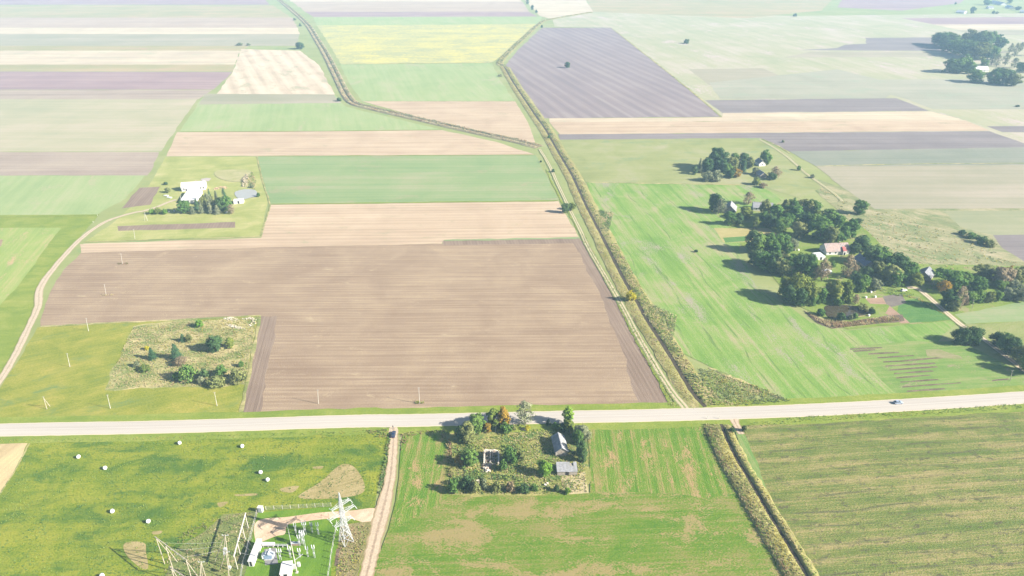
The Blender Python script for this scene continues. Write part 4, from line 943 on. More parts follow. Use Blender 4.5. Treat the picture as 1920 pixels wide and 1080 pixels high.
class Bank:
    """a raised, grassy ditch bank: cross-profile swept along a line, with the height known for planting on it"""
    def __init__(s, name, pts, prof, mat, per=6, jit=.25, seed=1, taper=6.0):
        W = catmull([G(*p) for p in pts], False, per)
        s.W = np.array(W); r = np.random.default_rng(seed)
        d = np.gradient(s.W, axis=0); d /= np.linalg.norm(d, axis=1, keepdims=True)
        s.N = np.stack([d[:, 1], -d[:, 0]], 1)          # to the right of the travel direction
        s.prof = prof; V = []; m = len(prof); n = len(W)
        cum = np.concatenate([[0], np.cumsum(np.linalg.norm(np.diff(s.W, axis=0), axis=1))])
        s.fade = np.clip(np.minimum(cum, cum[-1] - cum) / taper, 0.02, 1)
        for i in range(n):
            for k, (e, z) in enumerate(prof):
                e2 = e + r.normal() * jit * (0.6 if 0 < k < m - 1 else 1); z2 = (z + r.normal() * .06 * (z > .2)) * s.fade[i] + .005
                p = s.W[i] + s.N[i] * e2
                V.append((p[0], p[1], (z2 if 0 < k < m - 1 else .0) + .22))
        Fc = [(i * m + k, i * m + k + 1, (i + 1) * m + k + 1, (i + 1) * m + k) for i in range(n - 1) for k in range(m - 1)]
        me = mesh_np(name, V, Fc, mat)
        if sum(me.polygons[i].normal.z for i in range(0, len(me.polygons), 7)) < 0: me.flip_normals()
        s.o = link(name, me); s.o['kind'] = 'structure'
    def z(s, X, Y):
        P = np.stack([X, Y], 1); out = np.zeros(len(P)); pe = [p[0] for p in s.prof]; pz = [p[1] for p in s.prof]
        for a in range(0, len(P), 4000):
            q = P[a:a + 4000]
            D = ((q[:, None, :] - s.W[None]) ** 2).sum(2); i = D.argmin(1)
            e = ((q - s.W[i]) * s.N[i]).sum(1)
            out[a:a + 4000] = np.interp(e, pe, pz) * s.fade[i] + .22
        return out
    def band(s, e0, e1):
        return [tuple(p) for p in (s.W + s.N * e0)] + [tuple(p) for p in (s.W + s.N * e1)[::-1]]

BANKM = field('bank_grass', (.13, .135, .04), (.20, .185, .065), (.28, .245, .11), R(-62), 22, 1.4, .8, 1.0, 9, .7, .9, patch=(.125, .10, .06), pamt=(.56, .7), psz=5, bump=.9)
WETM = plain('ditch_mud', (.055, .045, .03), .4, .8)
# foreground ditch
DP = [(1352, 796), (1366, 830), (1384, 866), (1412, 912), (1440, 960), (1478, 1022), (1516, 1086), (1560, 1160)]
fd = Bank('ditch_bank', DP[::-1], [(-8.4, 0), (-7.4, .75), (-5, 1.0), (-2.2, .95), (-1.1, .35), (-.75, .02), (.6, .02), (1.0, .55), (1.8, .9), (2.8, .7), (4.4, 0)], BANKM, seed=2)
strip('ditch_mud', DP, 1.5, WETM, jit=.1)
tufts('bank_grass', fd.band(-8.2, -5.6), 2.6, .7, .28, [o_, g_, t_, r_, g_], 3, False, fd.z)
tufts('bank_grass', fd.band(-5.6, -1.0), 3.2, .55, .26, [y_, y_, t_, g_, o_], 4, False, fd.z)
tufts('bank_grass', fd.band(1.0, 3.6), 2.6, .6, .25, [y_, t_, o_, g_], 5, False, fd.z)
# canal above the road
CPX = [(1322, 764), (1298, 736), (1270, 690), (1240, 642), (1214, 602), (1194, 566), (1172, 528), (1148, 482), (1124, 434), (1100, 388), (1074, 332), (1046, 284), (1022, 242), (1002, 214), (986, 190), (962, 154), (946, 126)]
ca = Bank('canal_bank', CPX, [(-7.5, 0), (-6, .25), (-4, .4), (-2.2, .35), (-1.2, .05), (1.1, .0), (2.0, .35), (4.0, .5), (6.5, .35), (8.5, 0)], BANKM, seed=5, jit=.25)
strip('canal_water', CPX, 2.2, WETM, jit=.2)
FAR = []
def split_band(b, i0, i1, e0, e1):
    return [tuple(p) for p in (b.W[i0:i1] + b.N[i0:i1] * e0)] + [tuple(p) for p in (b.W[i0:i1] + b.N[i0:i1] * e1)[::-1]]
nW = len(ca.W); mid = int(nW * .48)
tufts('canal_grass', split_band(ca, 0, mid, -6.5, -1.6), 1.2, .35, .34, [y_, t_, g_, t_, r_], 6, False, ca.z)
tufts('canal_grass', split_band(ca, mid, nW, -7, -1.4), .45, .4, .6, [t_, t_, y_, r_], 7, False, ca.z)
tufts('canal_shrubs', split_band(ca, 0, mid, 1.2, 7.5), 1.2, .65, .5, [s_, g_, t_, g_, t_], 8, False, ca.z, lean=.5)
tufts('canal_shrubs', split_band(ca, mid, nW, 1.0, 5.5), .4, .6, .9, [s_, t_, g_, t_], 9, False, ca.z, lean=.5)
tufts('path_verge_grass', [(1256, 764), (1232, 712), (1190, 640), (1150, 560), (1100, 462), (1088, 440), (1096, 440), (1112, 468), (1162, 562), (1206, 640), (1246, 712), (1276, 764)], 1.0, .5, .3, [g_, y_, d_, t_], 10)
tufts('reeds', [(1330, 762), (1318, 722), (1310, 690), (1340, 698), (1384, 714), (1440, 732), (1482, 753), (1400, 762)], 1.6, .7, .35, [t_, g_, y_, g_, s_], 11, lean=.6)
tufts('reeds', [(1214, 566), (1270, 594), (1258, 655), (1240, 630), (1206, 590)], 1.6, .8, .4, [s_, g_, t_, s_], 12, lean=.5)
tufts('reeds', [(1122, 394), (1150, 400), (1140, 440), (1128, 424)], 1.6, 1.0, .5, [s_, d_, t_], 13, lean=.5)
# upper ditches, far away
d2 = Bank('ditch_bank', [(1012, 276), (960, 263), (900, 250), (830, 234), (760, 218), (700, 204), (664, 194), (648, 176), (630, 140), (612, 104), (594, 74), (576, 46), (548, 20), (516, -6)], [(-7, 0), (-5, .9), (-1.6, .9), (-.8, 0), (.8, 0), (1.6, 1.0), (5, 1.0), (7, 0)], field('far_bank_grass', (.15, .13, .07), (.20, .17, .10), (.25, .22, .13), R(-10), 25, 2, .8, .9, 12, .6, 1.5), seed=8)
tufts('ditch_weeds', d2.band(-5.5, -1), .34, .7, .9, [r_, t_, t_, s_], 14, False, d2.z, lean=.5)
tufts('ditch_weeds', d2.band(1, 5.5), .34, .8, .9, [t_, r_, s_, s_], 15, False, d2.z, lean=.5)
d3 = Bank('ditch_bank', [(946, 126), (938, 116), (962, 90), (988, 66), (1010, 46), (1030, 37), (1110, 23)], [(-6, 0), (-3, .8), (-.8, .1), (.8, .1), (3, .8), (6, 0)], BANKM, seed=9)
tufts('ditch_weeds', d3.band(-4, 4), .2, 1.2, 1.2, [o_, t_, s_], 16, False, d3.z, lean=.5)
# rough ground
tufts('overgrown_weeds', [(846, 834), (1000, 806), (1040, 808), (1098, 860), (1100, 924), (960, 928), (844, 926)], 2.0, .46, .42, [o_, g_, t_, d_, g_, y_, g_, t_, g_], 17, lean=.6)
for n_, pl in enumerate(([(942, 838), (966, 832), (984, 848), (978, 872), (956, 886), (940, 868)], [(850, 898), (880, 892), (908, 894), (912, 918), (880, 926), (852, 924)], [(966, 908), (1006, 904), (1010, 924), (968, 927)], [(846, 838), (884, 834), (900, 840), (880, 852), (850, 858)], [(1040, 800), (1090, 806), (1098, 840), (1080, 836), (1060, 812)], [(870, 880), (900, 884), (940, 892), (1000, 896), (990, 904), (920, 900), (868, 892)])):
    tufts('thicket', pl, 1.5, .8, .5, [d_, g_, s_, g_, d_], 50 + n_, lean=.6)
tufts('scrub_grass', [(250, 614), (330, 604), (484, 596), (472, 655), (460, 720), (420, 724), (330, 725), (200, 730), (232, 650)], .9, .38, .4, [t_, y_, t_, g_, t_], 18, lean=.7)
tufts('hay_field_clumps', [(60, 830), (400, 822), (722, 815), (700, 930), (640, 945), (480, 955), (420, 965), (330, 1030), (300, 1110), (-160, 1130), (10, 930)], .8, .3, .4, [d_, d_, g_, g_], 19, clump=.45, lean=.6)
tufts('substation_weeds', [(340, 1000), (420, 966), (478, 962), (470, 1010), (440, 1110), (300, 1110), (318, 1040)], 1.1, .42, .4, [o_, g_, g_, d_, t_], 20, lean=.6)
tufts('dry_weeds', [(640, 990), (694, 985), (684, 1030), (664, 1085), (632, 1085), (636, 1034)], 1.4, .5, .4, [t_, r_, o_, g_, y_], 21, lean=.6)
tufts('verge_weeds', [(728, 818), (733, 818), (728, 862), (716, 920), (708, 938), (712, 906), (722, 862)], 2.4, .9, .4, [d_, o_, d_, g_], 22, lean=.5)
tufts('verge_weeds', [(752, 812), (832, 806), (840, 820), (836, 830), (822, 812), (768, 818), (752, 850)], 1.7, .6, .35, [r_, r_, t_, o_], 23)
tufts('verge_weeds', [(680, 808), (726, 806), (728, 822), (706, 820)], 1.7, .7, .4, [o_, d_, r_, g_], 24)
tufts('farmstead_edge_weeds', [(838, 822), (846, 830), (848, 926), (841, 926), (840, 880)], 2.4, 1.2, .4, [o_, r_, o_], 25, lean=.5)
tufts('roadside_grass', [(1400, 795), (1500, 782), (1700, 772), (1920, 757), (2000, 752), (2000, 760), (1920, 767), (1700, 782), (1500, 792), (1402, 803)], 1.2, .45, .35, [g_, d_, g_, y_], 26)
tufts('roadside_grass', [(0, 825), (320, 819), (720, 806), (720, 812), (320, 825), (0, 831)], .9, .4, .35, [g_, g_, y_], 27)
tufts('pasture_clumps', [(1530, 350), (1600, 380), (1680, 405), (1760, 430), (1860, 470), (1920, 500), (1760, 508), (1690, 498), (1610, 425)], .10, .5, .8, [t_, t_, y_, s_], 28, clump=.35, lean=.9)
tufts('branch_pile', [(1508, 583), (1520, 590), (1550, 603), (1592, 604), (1680, 594), (1688, 602), (1620, 610), (1560, 616), (1538, 606)], 2.2, 1.1, .28, [r_, o_, r_, t_], 29, lean=.9)
tufts('garden_growth', [(1640, 540), (1700, 545), (1770, 590), (1715, 560), (1690, 556), (1660, 552)], 1.0, .6, .5, [g_, d_, s_, y_], 30, lean=.5)
tufts('pond_reeds', [(463, 332), (474, 322), (480, 340), (478, 356), (466, 352)], 1.0, .8, .5, [t_, g_, t_, s_], 31)
# ------------------------------------------------------------------ buildings
M = {}
M['white'] = plain('white_render', (.56, .545, .51), .12, .9, stain=(.55, .52, .47))
M['whiteroof'] = plain('pale_sheet_roof', (.46, .455, .45), .1, .5, .6, .3)
M['sheet'] = plain('asbestos_sheet', (.25, .25, .26), .35, .9, stain=(.20, .20, .19))
M['sheetd'] = plain('dark_asbestos_sheet', (.21, .215, .23), .3, .9, stain=(.13, .13, .13))
M['brownroof'] = plain('brown_tile', (.33, .25, .22), .3, 1.2, stain=(.26, .22, .21))
M['redroof'] = plain('red_tile', (.30, .10, .09), .3, 1.5)
M['blueroof'] = plain('slate_blue_sheet', (.14, .16, .22), .3, 1.2)
M['timber'] = plain('weathered_timber', (.30, .265, .225), .35, 2.2, stain=(.19, .165, .14))
M['timberp'] = plain('pale_pole_timber', (.34, .30, .235), .25, 2.0)
M['concrete'] = plain('pole_concrete', (.38, .36, .32), .2, 1.5)
M['brick'] = plain('whitewashed_brick', (.46, .42, .35), .28, 1.6, stain=(.42, .31, .24))
M['rubble'] = plain('brick_rubble', (.30, .20, .15), .5, 2.5, stain=(.45, .40, .34))
M['beam'] = plain('grey_beam', (.40, .36, .31), .35, 3.0)
M['dark'] = plain('dark_opening', (.02, .02, .022), .2, 1, .4, .3)
M['glass'] = plain('window_glass', (.035, .045, .06), .1, .5, .08, .6)
M['steel'] = plain('galvanised_steel', (.36, .37, .38), .12, 2, .45, .4)
M['porcelain'] = plain('white_porcelain', (.42, .43, .44), .08, 2, .25, .5)
M['bluegrey'] = plain('blue_enamel', (.20, .27, .38), .25, 1.5, .4, .4)
M['transformer'] = plain('light_grey_enamel', (.55, .58, .62), .15, 1.5, .4, .4)
M['gravel'] = plain('oil_pit_gravel', (.17, .165, .165), .3, 3.0)
M['red'] = plain('red_door_paint', (.32, .03, .05), .2, 2, .5, .3)
M['wrap'] = plain('white_bale_wrap', (.66, .66, .66), .06, 2.5, .35, .4)
M['tarp'] = plain('white_tarpaulin', (.6, .6, .59), .1, 1.0, .5, .3)
M['tyre'] = plain('tyre_rubber', (.02, .02, .02), .2, 4, .8, .2)
M['chrome'] = plain('wheel_rim', (.4, .4, .42), .1, 4, .35, .5)
M['carblue'] = plain('dark_blue_paint', (.012, .022, .06), .1, 2, .18, .6)
M['carsilver'] = plain('silver_paint', (.24, .29, .37), .06, 2, .3, .6)
M['lamp'] = plain('lamp_lens', (.6, .6, .55), .1, 3, .1, .6)
M['taillamp'] = plain('tail_lens', (.3, .02, .02), .1, 3, .1, .6)
M['chalk'] = plain('white_chalk', (.42, .385, .32), .3, 1.2, stain=(.35, .32, .22))
M['wire'] = plain('wire', (.45, .45, .45), .1, 1, .5, .4)
wt = NT('pond_water'); wn = wt.noise(wt.mapping(0, (.5,) * 3), 1.0, 3.0)
wt.base(wt.ramp(wn, [(.3, (.035, .03, .018)), (.7, (.055, .045, .026))])); wt.p.inputs['Roughness'].default_value = .12; wt.p.inputs['Specular IOR Level'].default_value = .5
wt.bump(wn, .05, .05)
M['water'] = wt.m
ws = NT('pale_pond_water'); ws.base((.25, .25, .235)); ws.p.inputs['Roughness'].default_value = .3; ws.p.inputs['Specular IOR Level'].default_value = .2
ws.bump(ws.noise(ws.mapping(0, (.6,) * 3), 1.0, 3.0), .05, .05)
M['pond'] = ws.m

def house(name, label, cat, a, b, hr, width, hw, wall, roof, roof_b=None, over=.35, wins=(), doors=(), chim=None, group=None, gable=None):
    """gable house: ridge from photo pixel a to photo pixel b at height hr; local x along the ridge"""
    A, B = Vector((*G(*a, hr), 0)), Vector((*G(*b, hr), 0))
    mid = (A + B) / 2; L = (B - A).length - 2 * over; rz = math.atan2(B.y - A.y, B.x - A.x)
    t = thing(name, label, cat, (mid.x, mid.y, ground_z(mid.x, mid.y)), rz, group)
    hx, hy = L / 2, width / 2
    m = MB()
    m.prism([(-hx, -hy), (hx, -hy), (hx, hy), (-hx, hy)], -.3, hw)
    for s in (-1, 1):                                      # gable triangles, flush with the end walls
        x = s * hx; x2 = x - s * .25
        v = [m.bm.verts.new(p) for p in ((x, -hy, hw), (x, hy, hw), (x, 0, hr - .12), (x2, -hy, hw), (x2, hy, hw), (x2, 0, hr - .12))]
        m.bm.faces.new(v[:3]); m.bm.faces.new(v[3:][::-1]); m.bm.faces.new((v[0], v[2], v[5], v[3])); m.bm.faces.new((v[1], v[4], v[5], v[2]))
    m.build('wall', wall, t)
    sl = (hr - hw) / hy; oy = hy + over; ze = hr - sl * oy
    for s in (-1, 1):
        q = MB(); ex = hx + over
        q.slab([(-ex, s * .02, hr), (ex, s * .02, hr), (ex, s * oy, ze), (-ex, s * oy, ze)], .10)
        r_o = q.build('roof_slope', roof_b if (roof_b and s > 0) else roof, t)
        rib = MB(); n = max(3, int(2 * ex / 1.1))
        for k in range(n + 1):
            x = -ex + 2 * ex * k / n
            rib.bar((x * .998, s * .06, hr + .025), (x * .998, s * (oy - .02), ze + .045), .07, .05)
        rib.build('roof_rib', roof_b if (roof_b and s > 0) else roof, r_o)
    q = MB(); q.bar((-hx - over, 0, hr + .06), (hx + over, 0, hr + .06), .3, .09); q.build('ridge_cap', roof, t)
    for (fx, z, side, w_, h_) in wins:
        y = {'f': -hy, 'b': hy}.get(side)
        if y is not None:
            s = -1 if side == 'f' else 1
            f = MB().box((fx * hx, y + s * .03, z), (w_ + .2, .06, h_ + .2)).build('window', M['white'], t)
            MB().box((fx * hx, y + s * .05, z), (w_, .06, h_)).build('pane', M['glass'], f)
        else:
            s = -1 if side == 'l' else 1
            f = MB().box((s * (hx + .03), fx * hy, z), (.06, w_ + .2, h_ + .2)).build('window', M['white'], t)
            MB().box((s * (hx + .05), fx * hy, z), (.06, w_, h_)).build('pane', M['glass'], f)
    for (fx, side, w_, h_) in doors:
        if side in 'fb':
            s = -1 if side == 'f' else 1
            MB().box((fx * hx, s * (hy + .04), h_ / 2), (w_, .08, h_)).build('door', M['dark'], t)
        else:
            s = -1 if side == 'l' else 1
            MB().box((s * (hx + .04), fx * hy, h_ / 2), (.08, w_, h_)).build('door', M['dark'], t)
    if chim:
        c = MB().box((chim * hx, 0, hr + .35), (.6, .5, 1.3)).build('chimney', M['rubble'], t)
        MB().box((chim * hx, 0, hr + 1.05), (.72, .62, .12)).build('chimney_cap', M['concrete'], c)
    return t

# --- long barn of the abandoned farmstead
bt = house('barn', 'long grey timber barn with a gable roof at the abandoned farmstead below the road', 'barn', (1046, 811), (1054, 841), 4.6, 5.2, 2.6, M['timber'], M['sheet'], None, .4, doors=((.2, 'b', 1.6, 2.0), (-.5, 'b', .9, 1.9)))
# --- grey flat-roofed shed
def shed(name, label, corners, z, wall, roof, drop=.35, hole=False, cat='shed', group=None):
    """low shed: four roof corners in the photo (back left, back right, front right, front left) at height z"""
    P = [Vector((*G(*c, z), 0)) for c in corners]
    ctr = sum(P, Vector()) / 4; rz = math.atan2((P[2] - P[3]).y, (P[2] - P[3]).x)
    Lx = ((P[1] - P[0]).length + (P[2] - P[3]).length) / 2; Ly = ((P[3] - P[0]).length + (P[2] - P[1]).length) / 2
    t = thing(name, label, cat, (ctr.x, ctr.y, ground_z(ctr.x, ctr.y)), rz, group)
    hx, hy = Lx / 2, Ly / 2
    m = MB(); v = [(-hx + .2, -hy + .25), (hx - .2, -hy + .25), (hx - .2, hy - .25), (-hx + .2, hy - .25)]
    m.prism(v, -.3, z - drop - .12); m.build('wall', wall, t)
    n = max(2, int(Lx / 1.25))
    for k in range(n):
        a, b = -hx + Lx * k / n, -hx + Lx * (k + 1) / n - .03
        dz = random.uniform(-.02, .03)
        y1 = hy if not (hole and k == n - 2) else hy * .2
        MB().slab([(a, -hy, z - drop + dz), (b, -hy, z - drop + dz), (b, y1, z + dz - drop * (hy - y1) / Ly), (a, y1, z + dz - drop * (hy - y1) / Ly)], .07).build('roof_sheet', roof, t)
    MB().box((0, -hy + .23, (z - drop) * .48), (min(1.4, Lx * .3), .08, (z - drop) * .8)).build('door', M['dark'], t)
    return t
sh = shed('shed', 'low shed with a patchy grey flat roof at the front right of the abandoned farmstead', [(1043, 867), (1081, 866), (1083, 884), (1044, 884.5)], 2.5, M['timber'], M['sheet'], hole=True)

# --- roofless ruin: broken outer walls, a partition, fallen beams inside
P = [Vector((*G(*c, 2.4), 0)) for c in ((907, 844), (936, 844), (937, 866), (906, 866))]
ctr = sum(P, Vector()) / 4; Lx = (P[1] - P[0]).length; Ly = (P[3] - P[0]).length
ru = thing('ruined_house', 'roofless white brick ruin with broken walls and collapsed beams inside', 'ruin', (ctr.x, ctr.y, ground_z(ctr.x, ctr.y)), 0)
def broken_wall(a, b, th, hs):
    a, b = Vector(a), Vector(b); d = (b - a).normalized(); nrm = Vector((-d.y, d.x)) * th / 2
    m = MB(); n = len(hs) - 1
    top, bot = [], []
    for i, h in enumerate(hs):
        p = a.lerp(b, i / n)
        for s in (-1, 1):
            q = p + nrm * s
            top.append(m.bm.verts.new((q.x, q.y, h + random.uniform(-.06, .06)))); bot.append(m.bm.verts.new((q.x, q.y, -.3)))
    for i in range(n):
        a0, a1, b0, b1 = 2 * i, 2 * i + 1, 2 * i + 2, 2 * i + 3
        m.bm.faces.new((top[a0], top[b0], top[b1], top[a1])); m.bm.faces.new((bot[a0], bot[b0], top[b0], top[a0])); m.bm.faces.new((bot[a1], top[a1], top[b1], bot[b1]))
    m.bm.faces.new((bot[0], top[0], top[1], bot[1])); m.bm.faces.new((bot[-2], bot[-1], top[-1], top[-2]))
    return m.build('wall', M['brick'], ru)
hx, hy = Lx / 2, Ly / 2
broken_wall((-hx, hy - .3), (hx - .6, hy - .3), .6, [2.6, 2.7, 2.6, 2.5, 2.6, 2.7, 2.4, 2.2])
broken_wall((hx - .3, hy - .6), (hx - .3, -hy + .8), .6, [2.2, 2.4, 2.3, 2.4, 2.1, 1.5, 1.0])
broken_wall((-hx + .3, hy - .6), (-hx + .3, -hy + .6), .6, [2.6, 2.5, 2.4, 1.7, 1.9, 1.1, .7])
broken_wall((-hx + .6, -hy + .3), (hx * .1, -hy + .3), .6, [.9, .6, .5, .8, .4])
broken_wall((-.5, hy - .6), (-.5, -.4), .45, [2.5, 2.4, 2.0, 1.6])
broken_wall((.45, hy - .6), (.45, .6), .45, [2.4, 2.3, 1.5])
rr = random.Random(5)
for k in range(26):
    x, y = rr.uniform(-hx + .5, hx - .6), rr.uniform(-hy + .1, hy * .35); a = rr.uniform(0, 3.14); l = rr.uniform(1.0, 2.3)
    z = rr.uniform(.5, 1.3)
    MB().bar((x - math.cos(a) * l / 2, y - math.sin(a) * l / 2, z), (x + math.cos(a) * l / 2, y + math.sin(a) * l / 2, z + rr.uniform(-.5, .6)), .16, .13).build('beam', M['beam'] if k % 3 else M['timberp'], ru)
def heap(name, pts, h, mat, seed, parent=None, n=60, sz=.35):
    """a heap of broken lumps inside an outline"""
    r = random.Random(seed); W = [G(*p) for p in pts] if parent is None else pts
    A = np.array(W); cx, cy = A.mean(0); m = MB(); k = 0; g = 0
    while k < n and g < n * 30:
        g += 1
        x, y = r.uniform(A[:, 0].min(), A[:, 0].max()), r.uniform(A[:, 1].min(), A[:, 1].max())
        if not inside(np.array([x]), np.array([y]), W)[0]: continue
        e = max(0.0, 1 - math.hypot((x - cx) / (np.ptp(A[:, 0]) / 2 + .01), (y - cy) / (np.ptp(A[:, 1]) / 2 + .01)))
        s = sz * r.uniform(.4, 1.5); k += 1
        q = Matrix.Rotation(r.uniform(0, 6.28), 3, Vector((r.random(), r.random(), r.random())).normalized())
        m.box((x - (0 if parent else cx), y - (0 if parent else cy), h * e * r.uniform(.3, 1) + s * .2), (s, s * r.uniform(.5, 1), s * r.uniform(.3, .8)), rot=q, taper=r.uniform(.5, 1))
    o = m.build(name, mat, parent)
    if name == 'spoil_heap': o['kind'] = 'stuff'
    if parent is None: o.location = (cx, cy, ground_z(cx, cy))
    return o
hp = heap('rubble', [(-hx + .5, -hy + .5), (hx - .6, -hy + .3), (hx - .6, .5), (-hx + .5, .2)], .9, M['rubble'], 3, ru, 70, .4); hp['kind'] = 'stuff'
hp = heap('rubble', [(-hx - .8, -hy - 1.3), (-.2, -hy - 1.5), (.3, -hy + .3), (-hx - .6, -hy + 1.4)], .8, M['rubble'], 4, ru, 90, .35); hp['kind'] = 'stuff'
for pts, h, n, sz, lab, s in (
    ([(904, 880), (912, 876), (922, 880), (921, 887), (906, 887)], .9, 34, .85, 'white pile of broken slabs in front of the roofless ruin', 1),
    ([(884, 909), (888, 905), (894, 902), (900, 903), (898, 911), (890, 912)], .9, 22, .8, 'white rubble pile among the bushes at the farmstead front left', 2),
    ([(1021, 909), (1028, 907), (1029, 912), (1022, 912)], .5, 9, .7, 'small white debris on the farmstead front edge right of the dark bushes', 4),
    ([(976, 806), (986, 804), (987, 809), (978, 809)], .4, 9, .5, 'grey debris at the foot of the grey birch by the road', 5),
    ([(868, 909), (874, 908), (874, 912), (869, 912)], .4, 7, .5, 'small pale debris at the far left of the farmstead front bushes', 6)):
    o = heap('debris_pile', pts, h, M['brick'], s, None, n, sz); tag(o, lab, 'debris')
for pts, lab in (([(418, 597), (430, 595), (446, 597), (445, 601), (424, 601)], 'white chalky spoil heap at the back left of the scrub patch loop'), ([(452, 597), (472, 595), (482, 599), (480, 607), (470, 612), (466, 610), (474, 604), (468, 599), (454, 599)], 'curved white spoil heap at the right end of the scrub patch loop'), ([(423, 608), (436, 609), (452, 614), (459, 617), (450, 617), (432, 614)], 'long low white spoil heap at the front of the scrub patch loop')):
    o = heap('spoil_heap', pts, .45, M['chalk'], len(lab), None, 110, .42); tag(o, lab, 'spoil heap', 'white spoil heaps')

# --- farm on the left
house('farmhouse', 'large white farmhouse with a long pale roof on the left beside a dirt road', 'house', (339, 342.5), (385, 339), 6.4, 9.6, 3.4, M['white'], M['whiteroof'], None, .4, wins=((-.8, 1.9, 'f', 1.1, 1.2), (.62, 1.9, 'f', 1.1, 1.2), (.85, 1.9, 'f', 1.1, 1.2), (-.4, 1.8, 'l', 1.0, 1.2), (.4, 1.8, 'l', 1.0, 1.2)), doors=((-.62, 'f', 1.1, 2.1),), chim=.25)
shed('farm_annex', 'white low annex with a pale roof in front of the large white farmhouse', [(343, 357), (370, 355), (376, 372), (345.5, 373.5)], 3.6, M['white'], M['whiteroof'], .9, cat='annex')
shed('white_trailer', 'long white box trailer standing beside the pale farm pond', [(437.5, 373), (456.5, 371.5), (457, 376), (438, 377.5)], 2.6, M['white'], M['whiteroof'], .05, cat='trailer')
F('pond', [(440, 362), (450, 357), (466, 355), (478, 357), (482, 362), (480, 369), (470, 371), (458, 374), (446, 372)], M['pond'], smooth=True, jit=.1)
F('rubbish_ground', [(376, 336), (388, 334), (396, 335), (392, 340), (380, 341)], field('ash_ground', (.24, .22, .21), (.30, .27, .25), (.34, .28, .24), 0, 6, 1, .5, 1, 4, 1, .5), jit=.3)
F('dry_ground', [(410, 320), (468, 320), (466, 336), (450, 341), (424, 339), (404, 330)], field('bare_yard', (.20, .205, .08), (.25, .235, .11), (.30, .265, .15), 0, 8, 2, .5, 1.1, 10, .8, .8), smooth=True)
o = heap('spoil_heap', [(455, 335), (462, 328), (468, 329), (464, 340), (462, 351), (455, 350)], 1.4, plain('earth_spoil', (.24, .205, .14), .4, .8), 9, None, 90, 1.0); tag(o, 'brown earth heap behind the pale pond of the left farm', 'spoil heap')
o = heap('brick_stack', [(400, 352), (424, 349), (426, 354), (402, 356)], .6, plain('orange_brick', (.38, .27, .18), .3, 2), 12, None, 60, .7); tag(o, 'scattered orange bricks behind the conifers of the left farm', 'bricks')
for k, (x, y, lab) in enumerate(((312, 367.5, 'upper pale plank stack left of the white farmhouse'), (318, 371, 'lower pale plank stack left of the white farmhouse'))):
    X, Y = G(x, y); t = thing('plank_stack', lab, 'planks', (X, Y, ground_z(X, Y)), R(-18), 'plank stacks at the left farm')
    for q in range(4): MB().box((0, (q - 1.5) * .55, .35 + .02 * (q % 2)), (4.2 - .3 * q, .45, .5)).build('plank', M['tarp'], t)
X, Y = G(425, 399); t = thing('white_tank', 'small white tank at the front right of the farm tree belt', 'tank', (X, Y, ground_z(X, Y)))
MB().lathe([(.75, 0), (.8, .2), (.8, 1.0), (.6, 1.2), (.2, 1.25)], n=14).build('shell', M['white'], t, True); MB().lathe([(.22, 1.25), (.22, 1.36)], n=10).build('lid', M['steel'], t)
for x, y, lab in ((317, 398, 'small pale beehive left of its twin before the farm tree belt'), (327, 397, 'small pale beehive right of its twin before the farm tree belt')):
    X, Y = G(x, y); t = thing('beehive', lab, 'hive', (X, Y, ground_z(X, Y)), R(10), 'pale boxes before the farm tree belt')
    MB().box((0, 0, .5), (.8, .8, .8)).build('box', M['white'], t); MB().box((0, 0, .95), (.95, .95, .1)).build('lid', M['whiteroof'], t)

# --- upper homestead
house('cottage', 'small pale cottage with a grey roof under the tall tree, upper homestead', 'cottage', (1431, 302), (1422, 296), 5.2, 6.4, 2.7, M['white'], M['sheet'], None, .3, wins=((0, 1.5, 'l', 1, 1.1),))
house('cottage', 'dark cottage with a bright grey roof slope, lower cottage of the upper homestead', 'cottage', (1424, 318), (1433, 324), 5.0, 6.6, 2.5, M['timber'], M['sheet'], None, .3, wins=((.4, 1.4, 'r', 1, 1.1),))
# --- big grove
house('barn', 'dark gabled barn with one pale roof slope at the left tip of the grove', 'barn', (1369.5, 386.5), (1371.5, 377), 6.6, 9.2, 2.8, M['timber'], M['sheet'], None, .4, wins=((.3, 1.5, 'l', 1.2, 1.2),), doors=((-.45, 'l', 2.4, 2.6),))
house('farmhouse', 'pale grey-roofed farmhouse half hidden behind the grove trees beside the gabled barn', 'house', (1412, 379), (1450, 381), 5.6, 8.4, 2.8, M['white'], M['sheet'], None, .4, wins=((-.7, 1.5, 'f', 1, 1.1), (.1, 1.5, 'f', 1, 1.1), (.7, 1.5, 'f', 1, 1.1)), chim=-.2)
hs = house('farmhouse', 'brown-roofed farmhouse with a red roof patch in the middle of the grove', 'house', (1545, 457), (1590, 455), 6.6, 9.6, 2.8, M['white'], M['brownroof'], None, .45, wins=((-.7, 1.5, 'f', 1.1, 1.2), (-.2, 1.5, 'f', 1.1, 1.2), (0, 1.5, 'l', 1.1, 1.2)), chim=.3)
po = MB(); po.slab([(3.0, -2.9, 5.05), (5.2, -2.9, 5.05), (5.4, -6.2, 3.1), (2.8, -6.2, 3.1)], .12); pr = po.build('porch_roof', M['redroof'], hs)
MB().box((4.1, -5.5, 1.35), (2.2, 1.2, 2.7)).build('porch', M['white'], hs); MB().box((4.1, -6.14, 1.05), (1.1, .1, 2.1)).build('door', M['dark'], hs)
shed('white_shed', 'small white flat-roofed shed left of the brown-roofed farmhouse', [(1525, 474.5), (1540, 472.5), (1546, 481), (1529, 482.5)], 2.6, M['white'], M['whiteroof'], .3)
house('outbuilding', 'shaded slate-blue roofed outbuilding among trees right of the brown-roofed farmhouse', 'outbuilding', (1612, 475), (1634, 491), 5.0, 7.0, 2.4, M['timber'], M['blueroof'], None, .4)
